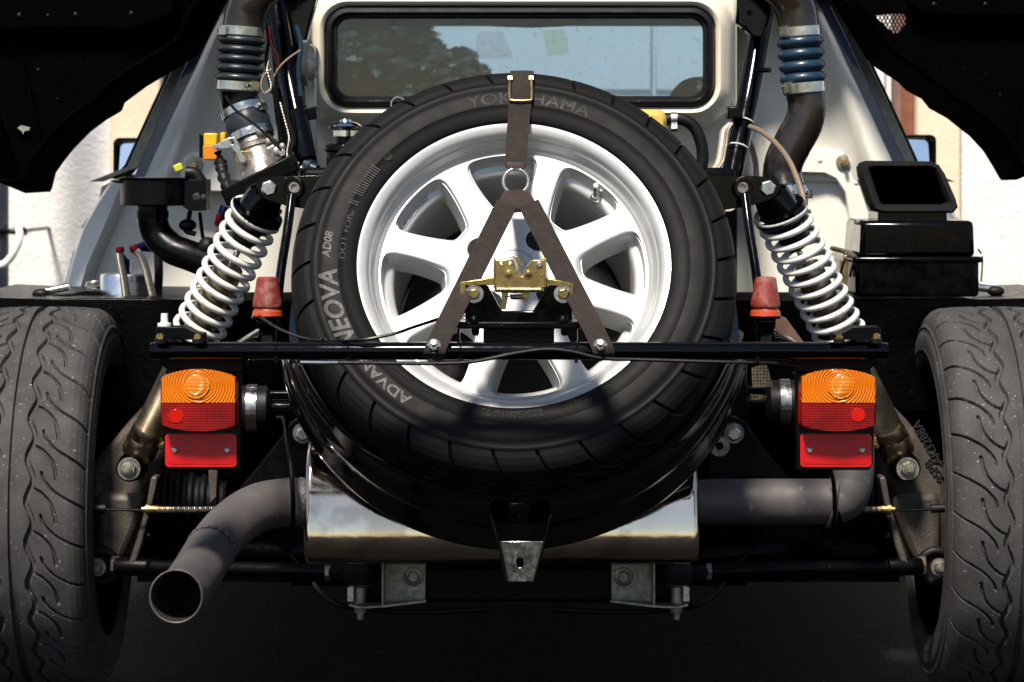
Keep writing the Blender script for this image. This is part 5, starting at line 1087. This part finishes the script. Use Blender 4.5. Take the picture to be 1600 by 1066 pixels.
for x, y, d_ in ((187, 391, (.1, -.2, -1)), (207, 391, (.8, -.2, -.6))):
    q = MB(); q.lathe(P(x, y-4, TYY-.05), d_, [(0, S(7, TYY)), (.006, S(7.2, TYY)), (.008, S(6.4, TYY))], 12); obj('hose_fitting', q, 'anodised_red', ct)
q = MB(); q.cyl(P(207, 390, TYY-.04), P(226, 384, TYY-.02), S(7, TYY), n=10); obj('tank_fitting', q, 'anodised_blue', ct)
q = MB(); q.cyl(P(222, 385, TYY-.02), P(236, 386, TYY), S(8, TYY), n=12); obj('hose_fitting', q, 'anodised_red', ct)
m = MB(); m.tube([P(247, 398, 4.99), P(248, 430, 4.99), P(245, 474, 4.99)], S(7, 5), 10); part('drain_hose', m, 'rubber_black')
# sill tubes on the arch beams
for pts in ([(64, 457), (108, 448)], [(1556, 453), (1520, 448)]):
    m = MB(); m.tube([P(x, y, 4.92) for x, y in pts], S(6, 4.92), 12); o_ = part('sill_tube', m, 'clamp_steel'); q = MB(); e = P(pts[0][0], pts[0][1]+2, 4.91); q.ball(e, S(10, 4.92), 14, 8, (1.4, .9, .8)); obj('end_cap', q, 'rubber_black', o_)
m = MB(); m.ppoly([(44, 463), (110, 458), (135, 452), (160, 456), (160, 472), (44, 472)], 4.90, 4.98); part('sill_rail', m, 'black_satin', bevel=.003)
m = MB(); m.ppoly([(134, 440), (156, 438), (156, 452), (132, 453)], 5.02, 5.05); part('sill_bracket', m, 'chrome', bevel=.002)
# ---- airbox on the right
AY = 4.72
def tapered(nm, f0, f1, Y0, Y1, mt, par=None, bevel=.006, **k):     # front rectangle f0 at Y0, back rectangle f1 (pixels at Y0 plane) at Y1
    q = MB(); a0 = [P(x, y, Y0) for x, y in ((f0[0], f0[1]), (f0[2], f0[1]), (f0[2], f0[3]), (f0[0], f0[3]))]; a1 = [P(x, y, Y0)+V3((0, Y1-Y0, 0)) for x, y in ((f1[0], f1[1]), (f1[2], f1[1]), (f1[2], f1[3]), (f1[0], f1[3]))]
    q.loft([a0, a1], cap0=True, cap1=True); return part(nm, q, mt, par, bevel=bevel, **k)
ab = tapered('air_box', (1337, 406, 1530, 464), (1334, 406, 1532, 464), AY, AY+.30, 'black_paint', label='glossy black air box with foam-edged inlet')
def sub(nm, mb, mt, **k): return obj(nm, mb, mt, ab, **k)
q = MB(); q.pbox(1333, 401, 1535, 411, AY-.008, AY+.31); sub('box_lip', q, 'black_paint', bevel=.004)
q = MB(); a0 = [P(x, y, AY+.006) for x, y in ((1346, 345), (1522, 345), (1524, 402), (1343, 402))]; a1 = [p+V3((0, .27, 0)) for p in [P(x, y, AY+.006) for x, y in ((1352, 345), (1512, 345), (1516, 402), (1348, 402))]]
q.loft([a0, a1], cap0=True, cap1=True); sub('box_lid', q, 'black_paint', bevel=.008)
# inlet: foam rim leaning back, with a hollow throat
def IN(x, y): return P(x, y, AY+.06)+V3((0, (333-y)*.0006, 0))
outer = [(1348, 262), (1353, 254), (1364, 251), (1462, 252), (1474, 258), (1482, 272), (1496, 312), (1498, 324), (1490, 333), (1378, 333), (1366, 329), (1361, 318), (1349, 275)]
inner = [(1364, 267), (1366, 263), (1372, 262), (1458, 262), (1465, 264), (1469, 272), (1483, 310), (1484, 317), (1478, 320), (1384, 320), (1378, 318), (1375, 310), (1365, 272)]
q = MB(); q.loft([[IN(*p)+V3((0, .05, 0)) for p in outer], [IN(*p)+V3((0, .004, 0)) for p in outer], [IN(*(V3((a[0], a[1])).lerp(V3((b[0], b[1])), .25).xy if False else (a[0]*.75+b[0]*.25, a[1]*.75+b[1]*.25)))-V3((0, .006, 0)) for a, b in zip(outer, inner)], [IN(a[0]*.3+b[0]*.7, a[1]*.3+b[1]*.7)-V3((0, .005, 0)) for a, b in zip(outer, inner)], [IN(*p)+V3((0, .004, 0)) for p in inner], [IN(*p)+V3((0, .05, 0)) for p in inner]]); sub('inlet_foam', q, 'foam_black', smooth=50)
q = MB(); q.loft([[IN(*p)+V3((0, .045, 0)) for p in inner], [IN(*p)+V3((0, .16, -.02)) for p in inner]], cap1=True); sub('inlet_throat', q, 'black_plastic')
q = MB(); q.pbox(1372, 329, 1480, 347, AY+.065, AY+.20); sub('inlet_neck', q, 'black_paint', bevel=.003)
for x, y0 in ((1312, 392), (1326, 398)):
    q = MB(); q.tube([P(x, y0, AY+.06), P(x+10, y0+6, AY+.03), P(x+6, y0+18, AY+.03), P(x+2, y0+34, AY+.05)], S(2, AY), 8); sub('lid_clip', q, 'brass')
q = MB(); q.tube([P(1300, 388, AY+.10), P(1322, 394, AY+.05), P(1338, 404, AY)], S(4, AY), 10); sub('clip_rod', q, 'zinc_dull')
q = MB(); q.ppoly([(1312, 408), (1326, 408), (1324, 446), (1314, 440)], AY+.05, AY+.055); sub('clip_plate', q, 'brass')
q = MB(); q.tube([P(1529, 390, AY+.02), P(1534, 398, AY), P(1535, 412, AY), P(1533, 440, AY)], S(1.6, AY), 8); sub('lid_clip', q, 'brass')
